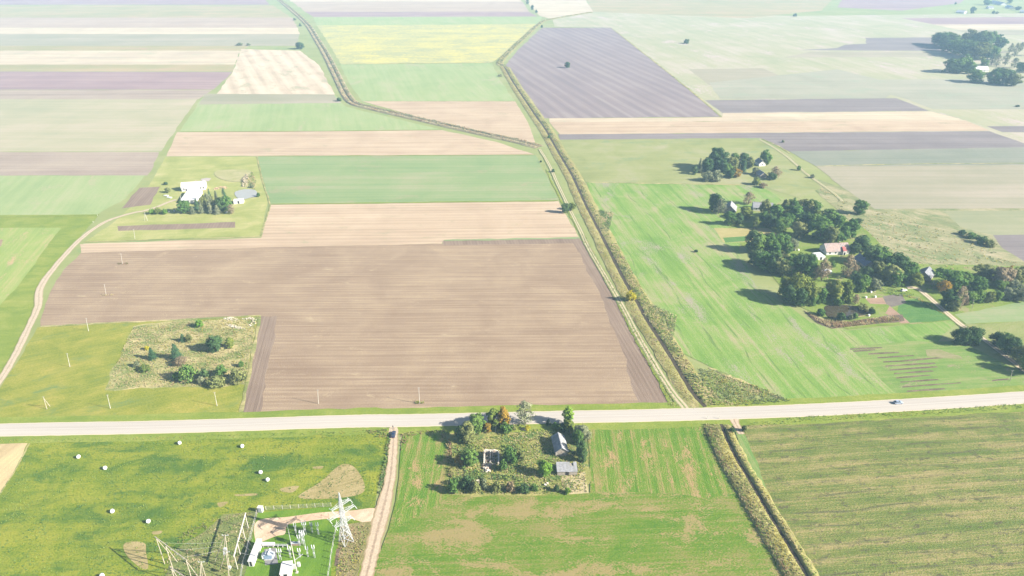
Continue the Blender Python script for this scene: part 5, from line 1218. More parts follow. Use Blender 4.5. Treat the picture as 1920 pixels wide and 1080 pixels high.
house('barn', 'dark grey barn standing alone by the track at the right end of the grove', 'barn', (1734, 511), (1743, 500), 5.6, 8.0, 2.6, M['timber'], M['sheetd'], None, .4, doors=((0, 'l', 2, 2.2),))
shed('greenhouse', 'low shed with white sheeting in the back of the right-hand orchard cluster', [(1793, 514), (1803, 513), (1805, 518), (1795, 519)], 2.2, M['white'], M['tarp'], .3, cat='shed')
shed('white_shed', 'low white sheet-covered stack among the bare brown trees in the grove', [(1541, 504), (1557, 504), (1559, 509), (1542, 510)], 1.6, M['tarp'], M['tarp'], .2, cat='stack')
for x, y, lab in ((1651, 534, 'left white beehive under the dark trees by the garden beds'), (1655.5, 535, 'right white beehive under the dark trees by the garden beds'), (1640, 546, 'white garden barrel beside the grove garden beds'), (1633, 549, 'low white cover on the lawn by the garden beds'), (1623.5, 559, 'small white post at the edge of the garden soil bed'), (1641, 558, 'pale garden sack beside the garden soil bed'), (1629, 593, 'pale stump on the front bank of the grove pond'), (1490, 470, 'left white garden seat in the grove clearing'), (1497, 470, 'right white garden seat in the grove clearing')):
    X, Y = G(x, y); t = thing('garden_box', lab, 'box', (X, Y, ground_z(X, Y)), R(20), 'small white garden things')
    MB().box((0, 0, .45), (1.0, .9, .9), taper=.85).build('box', M['white'], t); MB().box((0, 0, .95), (1.05, .95, .09)).build('lid', M['tarp'], t)
F('pond', [(1546, 576), (1560, 572), (1590, 573), (1616, 576), (1628, 582), (1626, 590), (1604, 594), (1580, 599), (1560, 599), (1548, 590)], M['water'], smooth=True, jit=.1)
F('pond_bank', [(1600, 595), (1628, 591), (1629, 592.5), (1600, 596.5)], CHAFF, jit=.1)
# car parked by the track in the grove is added with the cars below
# --- far homestead and village
house('farmhouse', 'bright white-roofed house among hazy trees at the far right', 'house', (1820, 124), (1852, 124), 7.5, 13, 3.2, M['white'], M['whiteroof'], None, .4, wins=((-.5, 1.6, 'f', 1.2, 1.2), (.5, 1.6, 'f', 1.2, 1.2)))
for a, b, hr, wd, mt, lab in (((1796, 18.5), (1812, 20), 7, 14, 'whiteroof', 'long white roof at the left end of the far hazy village'), ((1862, 0.5), (1884, 4.5), 8, 16, 'whiteroof', 'long white roof at the top of the far hazy village'), ((1890, 9), (1899, 11.5), 7, 12, 'bluegrey', 'pale blue roof left of the last tree in the far village'), ((1914, 18), (1928, 19), 7, 12, 'whiteroof', 'white roof at the right end of the far hazy village'), ((1852, 11), (1862, 11), 7, 14, 'sheet', 'pale grey roof in the middle of the far hazy village')):
    house('village_house', lab, 'house', a, b, hr, wd, 3.4, M['white'], M[mt], None, .4, wins=((0, 1.6, 'f', 1.4, 1.4),), group='houses of the far village')

# ------------------------------------------------------------------ poles
def arm_bits(parent, z, w_, n, mat=None, rz=0.0):
    c, s = math.cos(rz), math.sin(rz)
    a = MB().bar((-w_ / 2 * c, -w_ / 2 * s, z), (w_ / 2 * c, w_ / 2 * s, z), .10, .12).build('crossarm', mat or M['steel'], parent)
    for k in range(n):
        e = -w_ / 2 + w_ * k / (n - 1)
        MB().lathe([(.035, .05), (.06, .1), (.09, .14), (.06, .18), (.08, .22), (.03, .28)], (e * c, e * s, z), n=8).build('insulator', M['porcelain'], a)
def pole(x, yb, yt, xt, label, mat, arms=1, strut=None, xtop=None):
    X, Y = G(x, yb); h = height_at(x, yb, yt)
    t = thing('utility_pole', label, 'pole', (X, Y, ground_z(X, Y)), 0, 'poles of the power lines')
    X2, Y2 = G(xt, yt, h)
    lean = Vector((X2 - X, Y2 - Y, h)); lean.x = max(-.9, min(.9, lean.x)); lean.y = 0
    MB().tube((0, 0, -.4), lean, .15, .09, 9).build('shaft', mat, t)
    if strut is not None:
        SX, SY = G(*strut); MB().tube((SX - X, SY - Y, -.3), (lean.x * .88, 0, h * .88), .14, .10, 8).build('strut', mat, t)
    for k in range(arms):
        c = MB().bar((lean.x - .6, 0, h - .25 - .8 * k), (lean.x + .6, 0, h - .25 - .8 * k), .07, .08).build('crossarm', M['timber'], t)
        for e in (-.5, 0.2, .5):
            MB().lathe([(.02, .05), (.04, .1), (.055, .14), (.04, .18), (.05, .22), (.02, .26)], (lean.x + e, 0, h - .22 - .8 * k), n=8).build('insulator', M['porcelain'], c)
    return t
for q in ((88, 767, 744, 81, 'propped timber pole leftmost above the road, in the meadow', M['timberp'], 1, (94, 762)), (207, 766, 740.5, 201, 'plain pale pole second from the left in the meadow above the road', M['concrete'], 1, None),
    (407, 761, 735.5, 402, 'pale pole in the meadow in front of the scrub patch thicket', M['concrete'], 1, None), (597, 757, 731, 595.5, 'pale pole at the bottom left inside the ploughed field', M['concrete'], 1, None),
    (787, 757, 727, 785, 'pale pole on a grass tuft at the bottom middle of the ploughed field', M['concrete'], 1, None), (131, 688, 663, 126, 'pale pole in the left meadow below the bend of the gravel road', M['concrete'], 1, None),
    (166, 621, 597, 162, 'pale pole on the meadow edge at the lower left of the ploughed field', M['concrete'], 1, None), (199, 553, 533, 195.5, 'pale pole in the left middle of the ploughed field', M['concrete'], 1, None),
    (229.5, 495, 476, 227, 'pale pole in the upper left of the ploughed field', M['concrete'], 1, None), (253, 448, 430, 250.5, 'pale pole at the field edge below the dark garden plot', M['concrete'], 1, None),
    (277, 414, 398, 269, 'propped pale pole at the end of the gravel road near the farm', M['concrete'], 1, (271, 414)), (340, 378, 366, 338.5, 'pole beside the corner of the white farm annex', M['concrete'], 1, (337, 378)),
    (934, 800, 783, 932, 'propped concrete pole in the abandoned farmstead by the orange tree', M['concrete'], 1, (928, 812)), (1752, 535, 523, 1750, 'propped white pole on the lawn beside the dark barn at the right', M['concrete'], 2, (1747, 536)),
    (1823, 578, 563, 1825.5, 'thin pole in front of the right-hand orchard cluster', M['timberp'], 1, None), (1894, 714, 695, 1896, 'thin pole in the grass at the right edge above the road', M['timberp'], 1, None)):
    pole(*q[:6], arms=q[6], strut=q[7])
for x, y, lab in ((175, 417, 'low marker post at the left of the gravel road'), (183, 405, 'second low marker post left of the gravel road'), (1326, 786, 'left white post by the road at the culvert'), (1348, 786, 'right white post by the road at the culvert')):
    X, Y = G(x, y); t = thing('marker_post', lab, 'post', (X, Y, ground_z(X, Y)), 0, 'small roadside posts')
    MB().box((0, 0, .55), (.16, .16, 1.3)).build('post', M['white'], t); MB().box((0, 0, 1.26), (.2, .2, .12)).build('cap', M['concrete'], t)
X, Y = G(786, 757)
tufts('pole_foot_grass', [(779, 753), (794, 753), (795, 758), (779, 758)], 4, .6, .35, [y_, g_], 40)
tufts('pole_foot_grass', [(221, 494), (239, 493), (240, 496), (222, 497)], 2, .5, .5, [o_, r_], 41)
tufts('pole_foot_grass', [(187, 553), (214, 552), (214, 555), (190, 556)], 1.5, .4, .5, [t_, t_], 42)

# ------------------------------------------------------------------ wrapped bales
bm_ = MB().lathe([(.02, -.66), (.34, -.645), (.52, -.58), (.65, -.46), (.72, -.28), (.735, -.05), (.735, .12), (.72, .28), (.65, .46), (.52, .58), (.34, .645), (.02, .66)], n=22)
bmesh.ops.recalc_face_normals(bm_.bm, faces=bm_.bm.faces)
bme = bpy.data.meshes.new('bale'); bm_.bm.to_mesh(bme); bm_.bm.free(); bme.materials.append(M['wrap'])
bme.polygons.foreach_set('use_smooth', np.ones(len(bme.polygons), bool))
bw = MB()
for z in (-.14, .04): bw.lathe([(.725, z), (.748, z + .02), (.748, z + .06), (.725, z + .08)], n=22)
bmesh.ops.recalc_face_normals(bw.bm, faces=bw.bm.faces)
bwe = bpy.data.meshes.new('wrap_fold'); bw.bm.to_mesh(bwe); bw.bm.free(); bwe.materials.append(M['wrap'])
for i, (x, y, lab) in enumerate(((147, 857, 'white wrapped bale furthest left, near the tan field corner'), (197, 878, 'white wrapped bale second from the left, below the leftmost one'), (336.5, 831, 'white wrapped bale nearest the road left of centre of the hay field'), (454, 837, 'white wrapped bale near the road, right of the other roadside bale'), (488.5, 886, 'upper of the close pair of white bales in the hay field'), (501.5, 900, 'lower of the close pair of white bales in the hay field'), (210.5, 959, 'white wrapped bale in the dark grass at the lower left'), (278, 978, 'white wrapped bale left of the timber portals'), (191, 1080, 'white wrapped bale cut by the bottom edge of the photo'))):
    X, Y = G(x, y, .7); t = thing('wrapped_bale', lab, 'bale', (X, Y, ground_z(X, Y) + .70), 0, 'white wrapped bales in the hay field')
    t.rotation_euler = (math.pi / 2, 0, i * 1.1 + .3); t.scale = (1.05, 1.05, 1.05)
    b = link('bale', bme, t); link('wrap_fold', bwe, t)

# ------------------------------------------------------------------ cars and the person
def car(label, x, y, rz, paint, z=None):
    X, Y = G(x, y); t = thing('car', label, 'car', (X, Y, ground_z(X, Y)), rz)
    def loft(sec, name, mat, par):
        m = MB(); rings = []
        for (cx, zb, zt, wb, wt) in sec:
            rings.append([m.bm.verts.new(p) for p in ((cx, -wb, zb), (cx, wb, zb), (cx, wb * 1.02, zb + (zt - zb) * .55), (cx, wt, zt), (cx, -wt, zt), (cx, -wb * 1.02, zb + (zt - zb) * .55))])
        for a, b in zip(rings, rings[1:]):
            for i in range(6): m.bm.faces.new((a[i], a[(i + 1) % 6], b[(i + 1) % 6], b[i]))
        m.bm.faces.new(rings[0][::-1]); m.bm.faces.new(rings[-1])
        return m.build(name, mat, par, False, .03)
    body = loft([(-2.15, .42, .78, .72, .66), (-2.0, .28, .92, .84, .76), (-1.2, .22, .98, .88, .80), (.7, .22, .96, .88, .80), (1.6, .24, .86, .86, .76), (2.05, .30, .74, .80, .68), (2.18, .40, .62, .66, .58)], 'body', paint, t)
    loft([(-1.85, .92, .95, .72, .70), (-1.25, .95, 1.40, .74, .60), (.05, .95, 1.42, .74, .60), (.95, .93, .97, .74, .70)], 'windows', M['glass'], t)
    loft([(-1.3, 1.39, 1.43, .60, .57), (-.6, 1.43, 1.48, .61, .55), (.1, 1.41, 1.45, .60, .56)], 'roof', paint, t)
    for sx in (-1.3, 1.32):
        for sy in (-1, 1):
            q = Matrix.Rotation(math.pi / 2, 3, 'X')
            wh = MB().lathe([(.2, -.1), (.31, -.1), (.33, -.06), (.33, .06), (.31, .1), (.2, .1)], (sx, sy * .80, .33), 16, q).build('wheel', M['tyre'], t)
            MB().lathe([(.19, -.115), (.19, .115)], (sx, sy * .80, .33), 12, q).build('rim', M['chrome'], wh)
    for sy in (-1, 1):
        MB().box((2.10, sy * .56, .62), (.14, .3, .13)).build('headlight', M['lamp'], t)
        MB().box((-2.10, sy * .6, .74), (.12, .26, .15)).build('tail_light', M['taillamp'], t)
        MB().box((.62, sy * .92, 1.0), (.12, .16, .12)).build('mirror', paint, t)
    MB().box((2.17, 0, .36), (.06, 1.1, .12)).build('bumper', M['dark'], t)
    return t
car('dark blue car parked on the dirt track just below the road', 738, 817, R(91), M['carblue'])
rz_road = ang((1640, 763), (1740, 757))
c2 = car('silver-blue car driving on the asphalt road at the right', 1683, 757.5, rz_road, M['carsilver'])
c3 = car('white car parked under the trees where the farm track enters the grove', 1694, 546, R(15), M['white'])
# person standing behind the car, one continuous skinned body
px_, py_ = G(737, 804.5)
pz_ = ground_z(px_, py_)
pe = thing('person', 'person in a dark jacket and grey trousers standing behind the dark blue car', 'person', (px_, py_, pz_), R(10))
vs = [(0, 0, .95), (0, 0, 1.18), (0, 0, 1.42), (0, 0, 1.52), (0, .02, 1.66), (.11, 0, .9), (.12, .03, .5), (.12, 0, .08), (.13, -.14, .05), (-.11, 0, .9), (-.12, .02, .5), (-.12, 0, .08), (-.13, -.14, .05), (.2, 0, 1.42), (.27, .03, 1.14), (.27, -.08, .9), (-.2, 0, 1.42), (-.27, .03, 1.14), (-.27, -.08, .9)]
ed = [(0, 1), (1, 2), (2, 3), (3, 4), (0, 5), (5, 6), (6, 7), (7, 8), (0, 9), (9, 10), (10, 11), (11, 12), (2, 13), (13, 14), (14, 15), (2, 16), (16, 17), (17, 18)]
rad = [.15, .14, .15, .06, .105, .10, .075, .05, .045, .10, .075, .05, .045, .075, .05, .04, .075, .05, .04]
me = bpy.data.meshes.new('body'); me.from_pydata(vs, ed, [])
bo = link('body', me, pe)
sk = bo.modifiers.new('skin', 'SKIN')
for v, r0 in zip(me.skin_vertices[0].data, rad): v.radius = (r0, r0 * .85)
me.skin_vertices[0].data[0].use_root = True
sb = bo.modifiers.new('smooth', 'SUBSURF'); sb.levels = 1; sb.render_levels = 2
ct = NT('clothes'); sz = ct.n('SeparateXYZ'); ct.l(ct.tc.outputs['Object'], sz.inputs[0])
c_ = ct.mix(ct.step(sz.outputs[2], .93, .96), (.22, .22, .24), (.04, .035, .04)); c_ = ct.mix(ct.step(sz.outputs[2], 1.50, 1.53), c_, (.42, .27, .2)); c_ = ct.mix(ct.step(sz.outputs[2], .10, .08), c_, (.03, .03, .03))
ct.base(c_); me.materials.append(ct.m)
MB().lathe([(.10, 1.66), (.125, 1.70), (.12, 1.76), (.08, 1.80), (.02, 1.81)], (0, .025, 0), 12).build('hair', plain('dark_hair', (.04, .028, .02), .3, 5), pe, True)
# ------------------------------------------------------------------ substation
# lattice pylon
X, Y = G(649.5, 1016); PH = height_at(649.5, 1016, 924)
py = thing('lattice_pylon', 'tall white steel lattice pylon with three pairs of arms beside the dirt track', 'pylon', (X, Y, 0), R(45))
def half(z):
    t = z / PH
    return float(np.interp(t, [0, .47, .82, 1.0], [1.95, .62, .42, .06]))
lv = [0, .17, .31, .41, .49, .56, .63, .70, .76, .82, .91, 1.0]
lv = [v * PH for v in lv]
for sx, sy in ((-1, -1), (1, -1), (1, 1), (-1, 1)):
    m = MB()
    for a, b in zip(lv, lv[1:]): m.bar((sx * half(a), sy * half(a), a - (.3 if a == 0 else 0)), (sx * half(b), sy * half(b), b), .20)
    m.build('leg', M['steel'], py)
for a, b in zip(lv[:-1], lv[1:]):
    for k in range(4):
        c = [(-1, -1), (1, -1), (1, 1), (-1, 1)]; p, q = c[k], c[(k + 1) % 4]; ha, hb = half(a), half(b)
        MB().bar((p[0] * ha, p[1] * ha, a), (q[0] * hb, q[1] * hb, b), .10).bar((q[0] * ha, q[1] * ha, a), (p[0] * hb, p[1] * hb, b), .10).build('cross_brace', M['steel'], py)
        if b < PH * .95: MB().bar((p[0] * hb, p[1] * hb, b), (q[0] * hb, q[1] * hb, b), .10).build('girt', M['steel'], py)
for ya, hl in ((979, 3.6), (962, 5.2), (947, 3.8)):
    z = height_at(649.5, 1016, ya)
    for s in (-1, 1):
        m = MB(); h0 = half(z); w0 = h0
        tipz = z + .15; n = 4
        for sy in (-1, 1):
            m.bar((s * h0, sy * w0, z), (s * hl, sy * .38, tipz), .13)
            m.bar((s * h0, sy * w0, z + 1.25), (s * hl, sy * .38, tipz), .08)
            for k in range(n):
                t0, t1 = k / n, (k + .5) / n
                A = Vector((s * h0, sy * w0, z)).lerp(Vector((s * hl, sy * .38, tipz)), t0); B = Vector((s * h0, sy * w0, z + 1.25)).lerp(Vector((s * hl, sy * .38, tipz)), t1)
                m.bar(A, B, .07)
        for k in range(n + 1):
            t = k / n; A = Vector((s * h0, w0, z)).lerp(Vector((s * hl, .38, tipz)), t); B = Vector((s * h0, -w0, z)).lerp(Vector((s * hl, -.38, tipz)), t); m.bar(A, B, .06)
            if k < n: m.bar(A, Vector((s * h0, -w0, z)).lerp(Vector((s * hl, -.38, tipz)), (k + 1) / n), .05)
        a_ = m.build('crossarm', M['steel'], py)
        for sy in (-1, 1):
            d = MB(); n2 = 7
            for k in range(n2): d.lathe([(.03, 0), (.13, .03), (.13, .07), (.03, .12)], (s * (hl - .1), sy * (.45 + .2 * k), tipz - .1 - .05 * k), 8, Matrix.Rotation(math.pi / 2, 3, 'X'))
            d.build('insulator_string', M['porcelain'], a_)

def post_to(b, p, r0, r1, par, name, mat):
    return MB().tube(b, p, r0, r1, 9).build(name, mat, par)
def portal(label, bases, tops_y, beam_r, mat, braces=(), group='timber portals of the substation', nm='portal_frame', wires=(), span=None):
    """a row of posts (photo pixels of their feet) with one beam across their tops"""
    X0, Y0 = G(*bases[0]); h = sum(height_at(b[0], b[1], ty) for b, ty in zip(bases, tops_y)) / len(bases)
    t = thing(nm, label, 'portal', (X0, Y0, .2), 0, group)
    Q = [Vector((*G(*b), 0)) - Vector((X0, Y0, 0)) for b in bases]
    for q in Q: post_to((q.x, q.y, -.6), (q.x, q.y, h), .15, .12, t, 'post', mat)
    for i, b in braces:
        bx, by = G(*b); post_to((bx - X0, by - Y0, -.4), (Q[i].x, Q[i].y, h - .3), .13, .11, t, 'brace_leg', mat)
    a, b = Q[0], Q[-1]; d = (b - a).normalized() * .7
    beam = MB().tube((a.x - d.x, a.y - d.y, h + .15), (b.x + d.x, b.y + d.y, h + .15), beam_r, beam_r, 9).build('beam', mat, t)
    n = 3 if len(Q) < 3 else len(Q) + 2
    for k in range(n):
        p = a.lerp(b, (k + .5) / n)
        MB().lathe([(.03, -.7), (.10, -.6), (.05, -.5), (.10, -.4), (.05, -.3), (.10, -.2), (.03, -.05)], (p.x, p.y, h + .15 - beam_r), n=8).build('insulator_string', M['porcelain'], beam)
    for k, (w0, z0) in enumerate(wires):
        wx, wy = G(*w0); p = a.lerp(b, (k + .5) / len(wires)); m = MB(); pr = Vector((p.x, p.y, h - .6))
        for s in range(1, 9):
            tt = s / 8; q = Vector((p.x, p.y, h - .6)).lerp(Vector((wx - X0, wy - Y0, z0)), tt) - Vector((0, 0, .5 * math.sin(math.pi * tt))); m.tube(pr, q, .014, .014, 4, False); pr = q
        m.build('wire', M['wire'], t)
    return t
tm = M['timberp']
portal('white-beamed timber portal running along the left side of the switchgear building', [(466, 991), (460, 1012), (451, 1041), (446, 1068)], [966, 986, 1015, 1043], .24, plain('pale_painted_timber', (.40, .37, .32), .2, 2), wires=[((478, 1028), 2.6), ((476, 1036), 2.6), ((475, 1044), 2.6), ((474, 1050), 2.6)])
portal('timber portal of propped poles leftmost in front of the substation', [(309, 1058), (326, 1072), (364, 1100)], [1007, 1024, 1052], .17, tm, braces=((0, (317, 1037)), (1, (333, 1054)), (2, (371, 1081))), wires=[((423, 1040), 6), ((425, 1046), 6), ((427, 1052), 6)])
portal('timber portal cut by the bottom edge of the photo left of the substation', [(338, 1118), (368, 1138)], [1066, 1086], .16, tm, braces=((0, (345, 1098)), (1, (375, 1118))))
# A-frame strain poles
def a_frame(label, apex, feet, ybase, extra=()):
    bx = sum(f[0] for f in feet) / len(feet); by = sum(f[1] for f in feet) / len(feet)
    X0, Y0 = G(bx, by); h = height_at(bx, by, apex[1])
    t = thing('strain_pole', label, 'pole', (X0, Y0, .2), 0, 'strain poles before the substation')
    ax, ay = G(apex[0], apex[1], h); top = Vector((ax - X0, ay - Y0, h))
    for f in feet:
        fx, fy = G(*f); post_to((fx - X0, fy - Y0, -.5), top, .14, .10, t, 'leg', tm)
    m = MB().bar(top + Vector((-1.1, 0, -.4)), top + Vector((1.1, 0, -.4)), .14).build('crossarm', M['steel'], t)
    for e in (-1, 0, 1): MB().lathe([(.03, .05), (.09, .12), (.05, .2), (.09, .28), (.05, .36), (.09, .44), (.03, .5)], (top.x + e, top.y, top.z - .4), n=8).build('insulator', M['porcelain'], m)
    for z, dx in extra:
        b = MB().box((top.x * z / h + dx, top.y * z / h, z), (1.0, .8, .8)).build('disconnector', M['steel'], t)
        for e in (-.35, 0, .35): MB().lathe([(.03, .4), (.09, .48), (.05, .56), (.09, .64), (.03, .72)], (top.x * z / h + dx + e, top.y * z / h, z), n=8).build('insulator', M['porcelain'], b)
    return t
a_frame('tall three-legged timber strain pole with grey disconnectors beside the portals', (422, 1003), [(402, 1053), (431, 1071), (419, 1050)], 0, ((5.2, .6), (7.4, .5)))
a_frame('lower timber strain pole with a white disconnector, in front of the taller one', (424, 1034), [(411, 1071), (430, 1088)], 0, ((4.0, 1.6),))
a_frame('short timber strain pole cut by the bottom edge between the portals', (377, 1053), [(379, 1084), (385, 1080), (374, 1092)], 0)

# buildings of the substation
sg = shed('switchgear_building', 'long white switchgear building standing at the left of the substation', [(477, 1011), (485.5, 1011), (480.5, 1053), (468, 1053)], 2.9, M['white'], M['whiteroof'], .12, cat='building')
bo_ = shed('control_booth', 'white square control booth with a red door at the front of the substation', [(525, 1053), (547, 1053), (547, 1075), (527, 1077)], 2.8, M['white'], M['whiteroof'], .3, cat='booth')
MB().box((-2.05, -1.2, 1.0), (.12, 1.0, 2.0)).build('side_door', M['red'], bo_)['label'] = 'dark red side door'
MB().box((.5, -2.5, .25), (1.2, .7, .5)).build('step', M['concrete'], bo_)
X, Y = G(489.5, 960); t = thing('fence_cabinet', 'tall white cabinet box at the back left corner of the substation fence', 'cabinet', (X, Y, .2), R(-8))
MB().box((0, 0, 1.25), (1.8, 1.3, 2.3)).build('body', M['whiteroof'], t); MB().box((0, 0, 2.45), (2.0, 1.5, .14)).build('roof', M['whiteroof'], t); MB().box((0, -.66, 1.2), (1.3, .06, 1.8)).build('door', M['steel'], t)
# cable duct on stands
X, Y = G(493, 1026); t = thing('cable_duct', 'raised white cable duct running right from the switchgear building', 'duct', (X, Y, .2), R(-1))
L1 = 23 / ppm(505, 1024); L2 = 48 / ppm(515, 1024)
MB().box((L1 / 2, 0, 1.35), (L1, 1.0, .8)).build('duct_box', M['whiteroof'], t); MB().box((L1 / 2, 0, 1.79), (L1 + .1, 1.15, .08)).build('lid', M['whiteroof'], t)
for sy in (-.3, .3): MB().bar((L1, sy, 1.1), (L2, sy, 1.1), .14).build('rail', M['steel'], t)
for k in range(6): x = .3 + (L2 - .5) * k / 5; MB().box((x, 0, .45), (.16, .7, 1.1)).build('stand', M['concrete'], t)
for k in range(9): x = L1 + .3 + (L2 - L1 - .4) * k / 8; MB().bar((x, -.3, 1.19), (x, .3, 1.19), .08).build('rung', M['steel'], t)
# transformer on its gravel pit
pit = F('transformer_pit', [(496, 1031), (517, 1028), (522, 1058), (497, 1061)], M['gravel'], jit=0)
X, Y = G(506, 1047); t = thing('transformer', 'power transformer with blue tank and white radiators on a dark gravel pit', 'transformer', (X, Y, .2), R(4))
MB().box((-.3, 0, 1.35), (2.6, 1.8, 2.1)).build('tank', M['bluegrey'], t, bevel=.05); MB().box((-.3, 0, .2), (2.9, 2.2, .3)).build('plinth', M['concrete'], t); MB().box((-.3, 0, 2.44), (2.75, 1.95, .08)).build('cover', M['transformer'], t)
q = Matrix.Rotation(math.pi / 2, 3, 'X'); MB().lathe([(.02, -1.3), (.38, -1.28), (.42, -1.2), (.42, 1.2), (.38, 1.28), (.02, 1.3)], (.2, 0, 3.1), 14, q).build('conservator', M['transformer'], t, True)
for sx in (-1, 1):
    rd = MB()
    for k in range(7): rd.box((sx * 1.75 - .3, -.75 + .25 * k, 1.35), (.65, .09, 1.7))
    rd.build('radiator', M['transformer'], t)
for k in range(3): MB().lathe([(.05, 0), (.15, .1), (.08, .2), (.15, .3), (.08, .4), (.14, .5), (.08, .6), (.13, .7), (.05, .85), (.03, 1.1)], (-.9 + .1 * k, -.6 + .6 * k, 2.48), 10).build('bushing', M['porcelain'], t)
# switchyard stands
def stand(name, label, xb, yb, yt, wdt, nins, rz=0.0, ring=False, cat='switchgear stand'):
    X0, Y0 = G(xb, yb); h = height_at(xb, yb, yt); hi = min(1.6, h * .36); hb = h - hi
    t = thing(name, label, cat, (X0, Y0, .2), rz, 'switchyard equipment')
    for s in (-1, 1):
        MB().bar((s * wdt * .18, 0, -.3), (s * wdt * .18, 0, hb), .13).build('post', M['steel'], t)
    MB().bar((-wdt / 2, 0, hb + .07), (wdt / 2, 0, hb + .07), .22, .16).build('beam', M['steel'], t)
    for k in range(nins):
        x = 0 if nins == 1 else -wdt / 2 + .1 + (wdt - .2) * k / (nins - 1)
        pr = [(.08, 0)]; zz = .08
        while zz < hi - .1: pr += [(.17, zz), (.09, zz + .1)]; zz += .2
        pr += [(.05, hi)]
        MB().lathe(pr, (x, 0, hb + .15), 9).build('insulator', M['porcelain'], t)
    MB().box((0, -.16, hb * .55), (.5, .3, .6)).build('drive_box', M['steel'], t)
    if ring:
        m = MB()
        for k in range(8):
            a, b = k * math.pi / 4, (k + 1) * math.pi / 4; m.tube((1.0 * math.cos(a), .6 * math.sin(a), h + .1), (1.0 * math.cos(b), .6 * math.sin(b), h + .1), .07, .07, 6)
        m.build('corona_ring', M['steel'], t)
    return t
for q in (('surge_arrester', 'single insulator stand at the back left of the switchyard', 555.5, 1001, 982, .9, 2), ('disconnector_stand', 'insulator stand with a white ring on top at the back of the switchyard', 573, 1003, 979, 1.6, 3, 0, True),
    ('surge_arrester', 'insulator stand second from the right in the back row of the switchyard', 586, 999, 980, .9, 2), ('surge_arrester', 'rightmost insulator stand in the back row of the switchyard', 597.5, 1003, 981, 1.0, 2),
    ('disconnector_stand', 'insulator stand beside the transformer pit', 526.5, 1051, 1030, 1.7, 3), ('surge_arrester', 'insulator stand between transformer pit and lightning mast', 545.5, 1047, 1026, 1.0, 2),
    ('surge_arrester', 'insulator stand right of the mast in the front row of the switchyard', 578, 1045, 1025, 1.0, 2), ('surge_arrester', 'rightmost insulator stand in the front row of the switchyard', 590.5, 1047, 1023, 1.0, 2),
    ('circuit_breaker', 'left insulator column of the circuit breaker in the middle of the switchyard', 562.5, 1024, 1004, 1.0, 2), ('circuit_breaker', 'middle insulator column of the circuit breaker in the middle of the switchyard', 567.5, 1021, 998, 1.2, 2), ('circuit_breaker', 'right insulator column of the circuit breaker in the middle of the switchyard', 571.5, 1024, 999, 1.2, 2),
    ('disconnector_stand', 'low insulator stand left of the pair at the front of the switchyard', 563, 1046, 1029, 1.0, 2), ('disconnector_stand', 'short insulator stand below the ring-topped one in the switchyard', 567, 1008, 995, 1.6, 3)):
    stand(*q)
X0, Y0 = G(555, 1022); t = thing('breaker_base', 'brick-red control cabinet row between the breaker columns in the switchyard', 'cabinet', (X0, Y0, .2), 0)
MB().box((0, 0, .5), (3.2, 1.0, .9)).build('cabinet', plain('brown_enamel', (.30, .20, .17), .2, 2), t); MB().box((0, 0, 1.0), (3.4, 1.1, .1)).build('lid', M['steel'], t)
for x, y, lab in ((553, 1067, 'upright white control cabinet between the booth and the mast'), (561, 1063, 'light metal cabinet right of the lightning mast foot')):
    X0, Y0 = G(x, y); t = thing('control_cabinet', lab, 'cabinet', (X0, Y0, .2), R(5), 'control cabinets by the mast')
    MB().box((0, 0, 1.1), (1.0, .6, 1.9)).build('body', M['whiteroof'], t); MB().box((0, 0, .05), (.8, .5, .3)).build('plinth', M['concrete'], t); MB().box((0, -.31, 1.1), (.8, .04, 1.6)).build('door', M['steel'], t)
X, Y = G(557, 1074); h = height_at(557, 1074, 983); t = thing('lightning_mast', 'tall thin white lightning mast in the middle of the substation', 'mast', (X, Y, .2))
MB().tube((0, 0, -.4), (0, 0, h * .55), .2, .15, 10).build('shaft', M['concrete'], t); MB().tube((0, 0, h * .55), (0, 0, h * .85), .11, .07, 8).build('upper_tube', M['steel'], t); MB().tube((0, 0, h * .85), (0, 0, h), .05, .02, 6).build('rod', M['steel'], t)
MB().bar((0, 0, 6.0), (2.6, 1.6, 7.2), .16).build('bracket', M['steel'], t); MB().box((0, 0, 0), (1, 1, .3)).build('footing', M['concrete'], t)
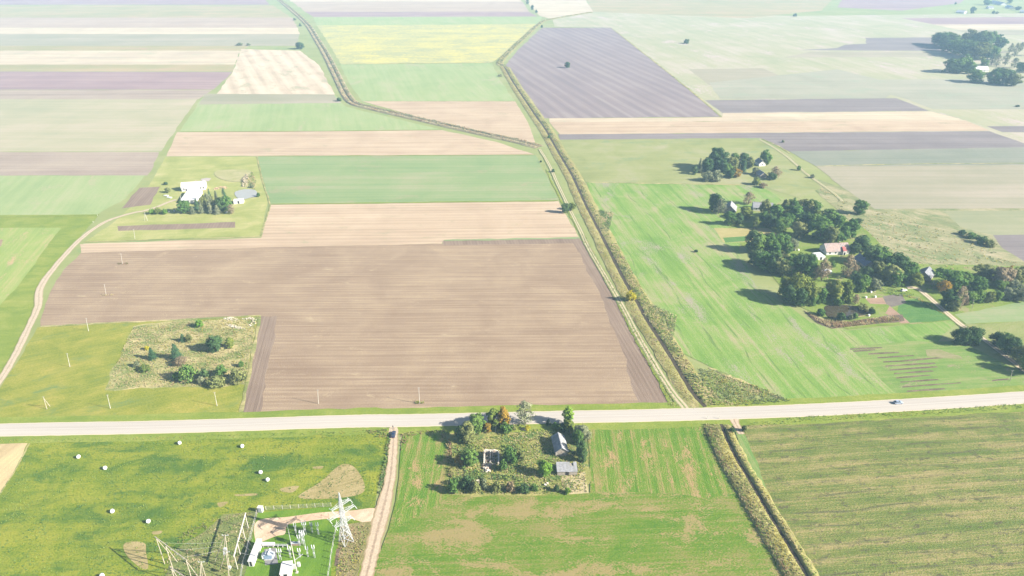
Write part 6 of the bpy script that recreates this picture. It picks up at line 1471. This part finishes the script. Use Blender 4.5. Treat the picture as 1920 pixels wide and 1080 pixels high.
# fences
def fence(label, pxs, hgt, mat):
    X0, Y0 = G(*pxs[0]); t = thing('fence', label, 'fence', (X0, Y0, .2))
    Q = [Vector((*G(*p), 0)) - Vector((X0, Y0, 0)) for p in pxs]
    for q in Q: MB().box((q.x, q.y, hgt / 2 - .15), (.16, .16, hgt + .3)).build('post', mat, t)
    for z in (.25, .8, 1.35, hgt - .12):
        m = MB()
        for a, b in zip(Q, Q[1:]): m.bar((a.x, a.y, z), (b.x, b.y, z), .03)
        m.build('wire', M['wire'], t)
    return t
fence('fence of pale posts along the back of the substation, beyond the sandy yard', [(499, 957), (514, 956), (530, 955.2), (545, 954.5), (560.5, 953.7), (576, 952.8), (591, 952), (606, 951.2), (621, 950.4)], 2.0, M['concrete'])
fence('fence of pale posts along the right side of the substation by the pylon', [(632, 984), (629.5, 1001), (627, 1011), (625, 1024), (622.5, 1037), (620.5, 1049), (619, 1064), (616, 1080), (613, 1098)], 2.0, M['concrete'])
fence('fence of weathered posts along the left side of the substation', [(482, 964), (477, 985), (473.5, 997), (467, 1021), (463, 1040), (455, 1066), (452, 1088)], 2.0, M['timberp'])
for x, y, lab in ((604, 972, 'left red gate post on the sandy yard beside the pylon'), (617, 971, 'right red gate post on the sandy yard beside the pylon')):
    X, Y = G(x, y); t = thing('gate_post', lab, 'post', (X, Y, .2), 0, 'gate posts of the substation')
    MB().box((0, 0, 1.0), (.14, .14, 2.2)).build('post', M['rubble'], t); MB().box((0, 0, 2.14), (.2, .2, .08)).build('cap', M['rubble'], t)

# ------------------------------------------------------------------ air
hm = bpy.data.meshes.new('haze')
hb = MB().box((0, 4200, 101.0), (11000, 9800, 204.0))
bmesh.ops.recalc_face_normals(hb.bm, faces=hb.bm.faces); hb.bm.to_mesh(hm); hb.bm.free()
hz_m = bpy.data.materials.new('haze_air'); hz_m.use_nodes = True; t = hz_m.node_tree
t.nodes.remove(t.nodes['Principled BSDF'])
pv = t.nodes.new('ShaderNodeVolumePrincipled'); pv.inputs['Color'].default_value = HAZE_COLOR; pv.inputs['Density'].default_value = HAZE_DENSITY; pv.inputs['Anisotropy'].default_value = 0.0
t.links.new(pv.outputs[0], t.nodes['Material Output'].inputs['Volume'])
hm.materials.append(hz_m); hz_o = link('haze', hm); hz_o['kind'] = 'stuff'
